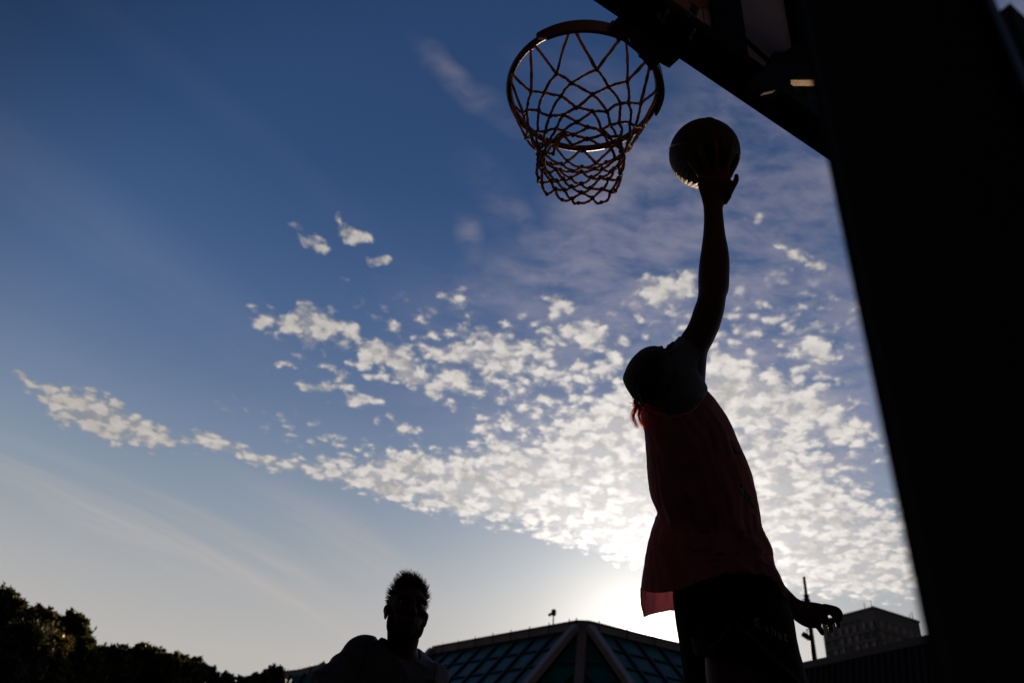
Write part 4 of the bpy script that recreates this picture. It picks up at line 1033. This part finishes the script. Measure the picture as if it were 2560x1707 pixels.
bm = new(); slab(bm, [hl-V((0, 0, .05)), hr_-V((0, 0, .05)), hr_-hn*10-V((0, 0, .05)), hl-hn*10-V((0, 0, .05))], V((0, 0, .04))); link('roof', bm, M['metalroof'], hall)

# ------------------------------------------------------------------ lamp mast behind the hall
lb = PR(2037, 1655, 30); lt = PR(2010, 1440, 30); mx, my = (lb.x+lt.x)/2, (lb.y+lt.y)/2
lamp = empty('lighting_mast', V((mx, my, 0)), 'tall thin lighting mast rising behind the trailing hand of the player', 'mast')
def hz_(y_): return PR(2024, y_, 30).z
bm = new(); tube(bm, [V((mx, my, 0)), V((mx, my, hz_(1650))), V((mx, my, hz_(1505)))], [.12, .088, .062], 12); link('pole', bm, M['steel'], lamp)
bm = new(); tube(bm, [V((mx, my, hz_(1505))), V((mx, my, hz_(1441)))], [.055, .045], 10); link('top_tube', bm, M['steel'], lamp)
bm = new(); ball(bm, V((mx, my, hz_(1500))), .11, (1, 1, .9), seg=12); ball(bm, V((mx, my, hz_(1490))), .09, (1, 1, 1), seg=12); ball(bm, V((mx, my, hz_(1487.5))), .10, (1, 1, .4), seg=12); link('collar', bm, M['black'], lamp)
for x, y in ((2000, 1504), (2032, 1510)):
    bm = new(); c = V((mx, my, hz_(1492))); q = PR(x, y, 30.1); tube(bm, [c, q], .014, 6); link('stay_wire', bm, M['steel'], lamp)
bm = new(); tube(bm, spline([PR(2025, 1570, 29.9), PR(2017, 1573, 29.9), PR(2018, 1580, 29.9), PR(2019, 1586, 29.9)], 4), .02, 6); fl = link('lamp_bracket', bm, M['steel'], lamp)
bm = new(); c = PR(2016.5, 1588, 29.9); beam(bm, c+V((-.14, 0, .06)), c+V((.12, 0, -.10)), .16, .14, bev=.02); ball(bm, c+V((.1, 0, -.04)), .075, seg=10); link('floodlight', bm, M['black'], lamp)

# ------------------------------------------------------------------ tower block
TD = 255.0
tc_ = PR(2183, 1515, TD); TH_ = tc_.z
tL = PH(2053, 1549.5, TH_); tR = PH(2297, 1551, TH_)
tower = empty('tower_block', V((tc_.x, tc_.y, 0)), 'tall grey apartment tower with rows of windows and a corner towards the court', 'building')
dl = (tL-tc_); LL = dl.length; dl.normalize(); dr_ = (tR-tc_); LR = dr_.length; dr_.normalize()
g0_ = V((tc_.x, tc_.y, 0)); bk = g0_+dl*LL+dr_*LR
bm = new(); slab(bm, [g0_, g0_+dl*LL, bk, g0_+dr_*LR], V((0, 0, TH_-.6))); twb = link('wall', bm, M['tower'], tower)
bm = new(); o1 = -(dl+dr_)*.25
slab(bm, [V((p.x, p.y, TH_-.58)) for p in (g0_+o1, g0_+dl*(LL+.3)-dr_*.25, bk+(dl+dr_)*.25, g0_+dr_*(LR+.3)-dl*.25)], V((0, 0, .58))); link('parapet', bm, M['tower'], tower)
def onwall(p0_, d, u, h): return V((p0_.x, p0_.y, 0))+d*u+V((0, 0, h))
FL = 2.75
proto = {}
def wnd(key, d, outn, w_, h_, kind):
    bm = new(); a = V((0, 0, 0))
    if kind == 0:
        slab(bm, [a, a+d*w_, a+d*w_+V((0, 0, h_)), a+V((0, 0, h_))], outn*.05, 0)
    else:
        slab(bm, [a, a+d*w_*.45, a+d*w_*.45+V((0, 0, h_)), a+V((0, 0, h_))], outn*.05, 0)
        slab(bm, [a+d*w_*.47, a+d*w_, a+d*w_+V((0, 0, h_)), a+d*w_*.47+V((0, 0, h_))], outn*.10, 1)
    return bm
for d, other, LN, n_ in ((dl, dr_, LL, 7), (dr_, dl, LR, 6)):
    outn = -other; outn = (outn-d*outn.dot(d)).normalized()
    protos = []
    for kind in (0, 1):
        o = link('window', wnd(0, d, outn, LN/n_*.62, 1.75, kind), [M['glassdark'], M['towerlight']], tower); protos.append(o)
    first = [True, True]
    for fl_ in range(7):
        h = TH_-5.6-FL*fl_
        for i in range(n_):
            kind = 1 if random.random() < .6 else 0
            o = protos[kind] if first[kind] else protos[kind].copy()
            if not first[kind]: COL.objects.link(o)
            first[kind] = False
            p = onwall(g0_, d, LN*(i+.18)/n_+random.uniform(-.3, .3), h)+outn*.01
            o.location = p
    for fl_ in range(7):
        h = TH_-5.6-FL*fl_-1.0; bm = new()
        a = onwall(g0_, d, .3, h); slab(bm, [a, a+d*(LN-.8), a+d*(LN-.8)+V((0, 0, .85)), a+V((0, 0, .85))], outn*.35); link('balcony_band', bm, M['tower'], tower)
    for u in (.28, .40, .52):
        bm = new(); a = onwall(g0_, d, LN*u, TH_-3.2); slab(bm, [a, a+d*1.6, a+d*1.6+V((0, 0, .7)), a+V((0, 0, .7))], outn*.06); link('vent_slot', bm, M['glassdark'], tower)
for x, y, h in ((2180, 1513, 1.3), (2163, 1518, 1.1), (2284, 1545, 1.6), (2277, 1543, 1.0)):
    q = PH(x, y, TH_); q = V((q.x, q.y, TH_))+(dl+dr_)*.6; bm = new(); tube(bm, [q, q+V((0, 0, h*1.4))], .10, 6); link('antenna', bm, M['steel'], tower)

# ------------------------------------------------------------------ trees
def crown_mesh(lobes, D, leaf, dens, m_idx=0, elong=1.0):
    """thousands of leaf blades spread through overlapping lobes"""
    Vs = []; n_tot = 0
    for (x, y, r) in lobes:
        c = np.array(PR(x, y, D+rng.uniform(-1.0, 1.0))); R = r*D*1.13/FPX
        n = int(dens*(r/20.)**2)
        u = rng.normal(size=(n, 3)); u /= np.linalg.norm(u, axis=1)[:, None]
        u *= (rng.uniform(0, 1, size=(n, 1))**.42)*R*np.array([1, 1, 1.0])
        cl = rng.normal(size=(max(6, n//45), 3)); cl = cl/np.linalg.norm(cl, axis=1)[:, None]*R*rng.uniform(.55, 1.22, size=(len(cl), 1))
        k = rng.integers(0, len(cl), size=n); w_ = (rng.uniform(size=n) < .66)[:, None]
        u = np.where(w_, cl[k]+rng.normal(size=(n, 3))*R*.13, u)
        p = c+u
        a = rng.normal(size=(n, 3)); a /= np.linalg.norm(a, axis=1)[:, None]
        b = np.cross(a, rng.normal(size=(n, 3))); b /= np.linalg.norm(b, axis=1)[:, None]
        s = leaf*1.2*rng.uniform(.6, 1.3, size=(n, 1))
        quad = np.stack([p-a*s*elong, p+b*s*.45, p+a*s*elong, p-b*s*.45], axis=1)
        Vs.append(quad.reshape(-1, 3)); n_tot += n
    v = np.concatenate(Vs); me = bpy.data.meshes.new('crown')
    me.vertices.add(len(v)); me.vertices.foreach_set('co', v.astype(np.float32).ravel())
    nf = len(v)//4; me.loops.add(len(v)); me.polygons.add(nf)
    me.loops.foreach_set('vertex_index', np.arange(len(v), dtype=np.int32))
    me.polygons.foreach_set('loop_start', np.arange(0, len(v), 4, dtype=np.int32)); me.polygons.foreach_set('loop_total', np.full(nf, 4, dtype=np.int32))
    me.update(); return me
def tree(name, label, lobes, D, m, leaf=.10, dens=1500, twigs=(), elong=1.0, group='trees beyond the court'):
    cx_ = sum(l[0] for l in lobes)/len(lobes); q = PR(cx_, 1707, D)
    t = empty(name, V((q.x, q.y, 0)), label, 'tree', group)
    low = [(l[0]+rng.uniform(-15, 15), 1760+rng.uniform(-20, 30), max(32, l[2]*1.3)) for l in lobes[::2]]+[(l[0], 1835, 38) for l in lobes[::3]]
    link('crown', crown_mesh(list(lobes)+low, D, leaf, dens, elong=elong), m, t)
    bm = new(); ctr = PR(cx_, max(1650, min(l[1] for l in lobes)+45), D); tube(bm, spline([V((q.x, q.y, 0)), V((q.x+.1, q.y, ctr.z*.35)), V((ctr.x, ctr.y, ctr.z*.7)), V((ctr.x, ctr.y, ctr.z))], 4), [.26-.018*i for i in range(13)], 10)
    tk = link('trunk', bm, M['bark'], t)
    for i, l in enumerate(lobes):
        e = PR(l[0], l[1]+l[2]*.5+4, D); s0 = V((ctr.x, ctr.y, ctr.z*.55)); bm = new()
        tube(bm, spline([s0, s0.lerp(e, .5)+V((0, 0, .3)), e], 4), [.09-.009*k for k in range(9)], 6); link('limb', bm, M['bark'], tk)
    for (x0, y0, x1, y1, r) in twigs:
        bm = new(); a = PR(x0, y0, D-.3); b = PR(x1, y1, D-.3); tube(bm, [a, a.lerp(b, .5), b], [r, r*.8, r*.5], 6)
        for k in range(26):
            p = a.lerp(b, rng.uniform(.1, 1)); d = V(rng.normal(size=3)).normalized(); tube(bm, [p, p+d*.10], [.012, .004], 3, caps=False)
        link('twig', bm, M['leaf3'], t)
tree('conifer_tree', 'needled tree with bare spikes at the left edge', [(-30, 1540, 40), (0, 1530, 30), (20, 1560, 28), (40, 1535, 17), (-5, 1600, 45), (50, 1575, 24), (30, 1630, 50), (-10, 1690, 55), (4, 1508, 16)], 24, M['leaf3'], .055, 1900,
     [(-6, 1500, 13, 1455, .035), (8, 1498, 22, 1468, .030), (12, 1506, 28, 1473, .03), (10, 1515, 29, 1484, .025), (33, 1520, 55, 1502, .05), (0, 1490, -10, 1470, .03)], elong=1.5)
tree('broadleaf_tree', 'dark bushy tree with open lacy top beside the needled tree', [(95, 1545, 20), (120, 1550, 16), (80, 1570, 24), (110, 1590, 34), (90, 1530, 9), (126, 1540, 9), (75, 1560, 12), (60, 1610, 30), (100, 1640, 44), (60, 1680, 50)], 25, M['leaf2'], .065, 1500)
tree('broadleaf_tree', 'rounded dark tree with a steep right flank', [(180, 1560, 20), (196, 1548, 10), (165, 1552, 9), (160, 1580, 24), (190, 1590, 22), (198, 1620, 20), (170, 1630, 38), (140, 1670, 45), (200, 1670, 36), (203, 1575, 10), (140, 1575, 14)], 26, M['leaf'], .065, 1500,
     [(195, 1637, 217, 1620, .035)])
tree('broadleaf_tree', 'low tree with small tufts between the taller tree and the spiky tops', [(240, 1645, 22), (256, 1626, 8), (278, 1630, 12), (225, 1650, 20), (282, 1622, 6), (290, 1648, 20), (250, 1680, 38), (300, 1690, 32), (215, 1635, 8), (305, 1640, 12)], 27, M['leaf2'], .065, 1500)
tree('broadleaf_tree', 'tree with many upright pointed shoots along its top', [(340, 1635, 16), (342, 1620, 7), (362, 1622, 8), (365, 1640, 18), (385, 1632, 8), (388, 1648, 18), (402, 1637, 7), (324, 1645, 18), (318, 1633, 8), (350, 1680, 38), (400, 1680, 32), (378, 1625, 5), (355, 1612, 4)], 28, M['leaf'], .06, 1500)
tree('broadleaf_tree', 'sloping tree with short shoots, lower than its left neighbour', [(425, 1660, 18), (430, 1645, 7), (455, 1655, 14), (457, 1645, 6), (440, 1690, 30), (475, 1685, 22), (470, 1662, 10), (414, 1648, 7)], 28, M['leaf'], .06, 1500)
tree('broadleaf_tree', 'wispy tree with one thin tuft above its crown', [(488, 1652, 8), (497, 1648, 5), (482, 1668, 10), (495, 1680, 18), (515, 1680, 14), (532, 1675, 8), (528, 1695, 14), (480, 1700, 20)], 29, M['leaf2'], .06, 1100)
tree('broadleaf_tree', 'small round shrubby tree in the low gap of the row', [(562, 1690, 9), (575, 1697, 10), (555, 1703, 12), (582, 1700, 7), (610, 1716, 18), (640, 1706, 16), (625, 1697, 5)], 30, M['leaf2'], .06, 1200)
tree('broadleaf_tree', 'spiky small tree touching the low pavilion', [(672, 1685, 12), (678, 1671, 6), (690, 1680, 12), (698, 1670, 6), (655, 1698, 14), (690, 1700, 18), (700, 1685, 9), (662, 1690, 8)], 31, M['leaf'], .06, 1400)
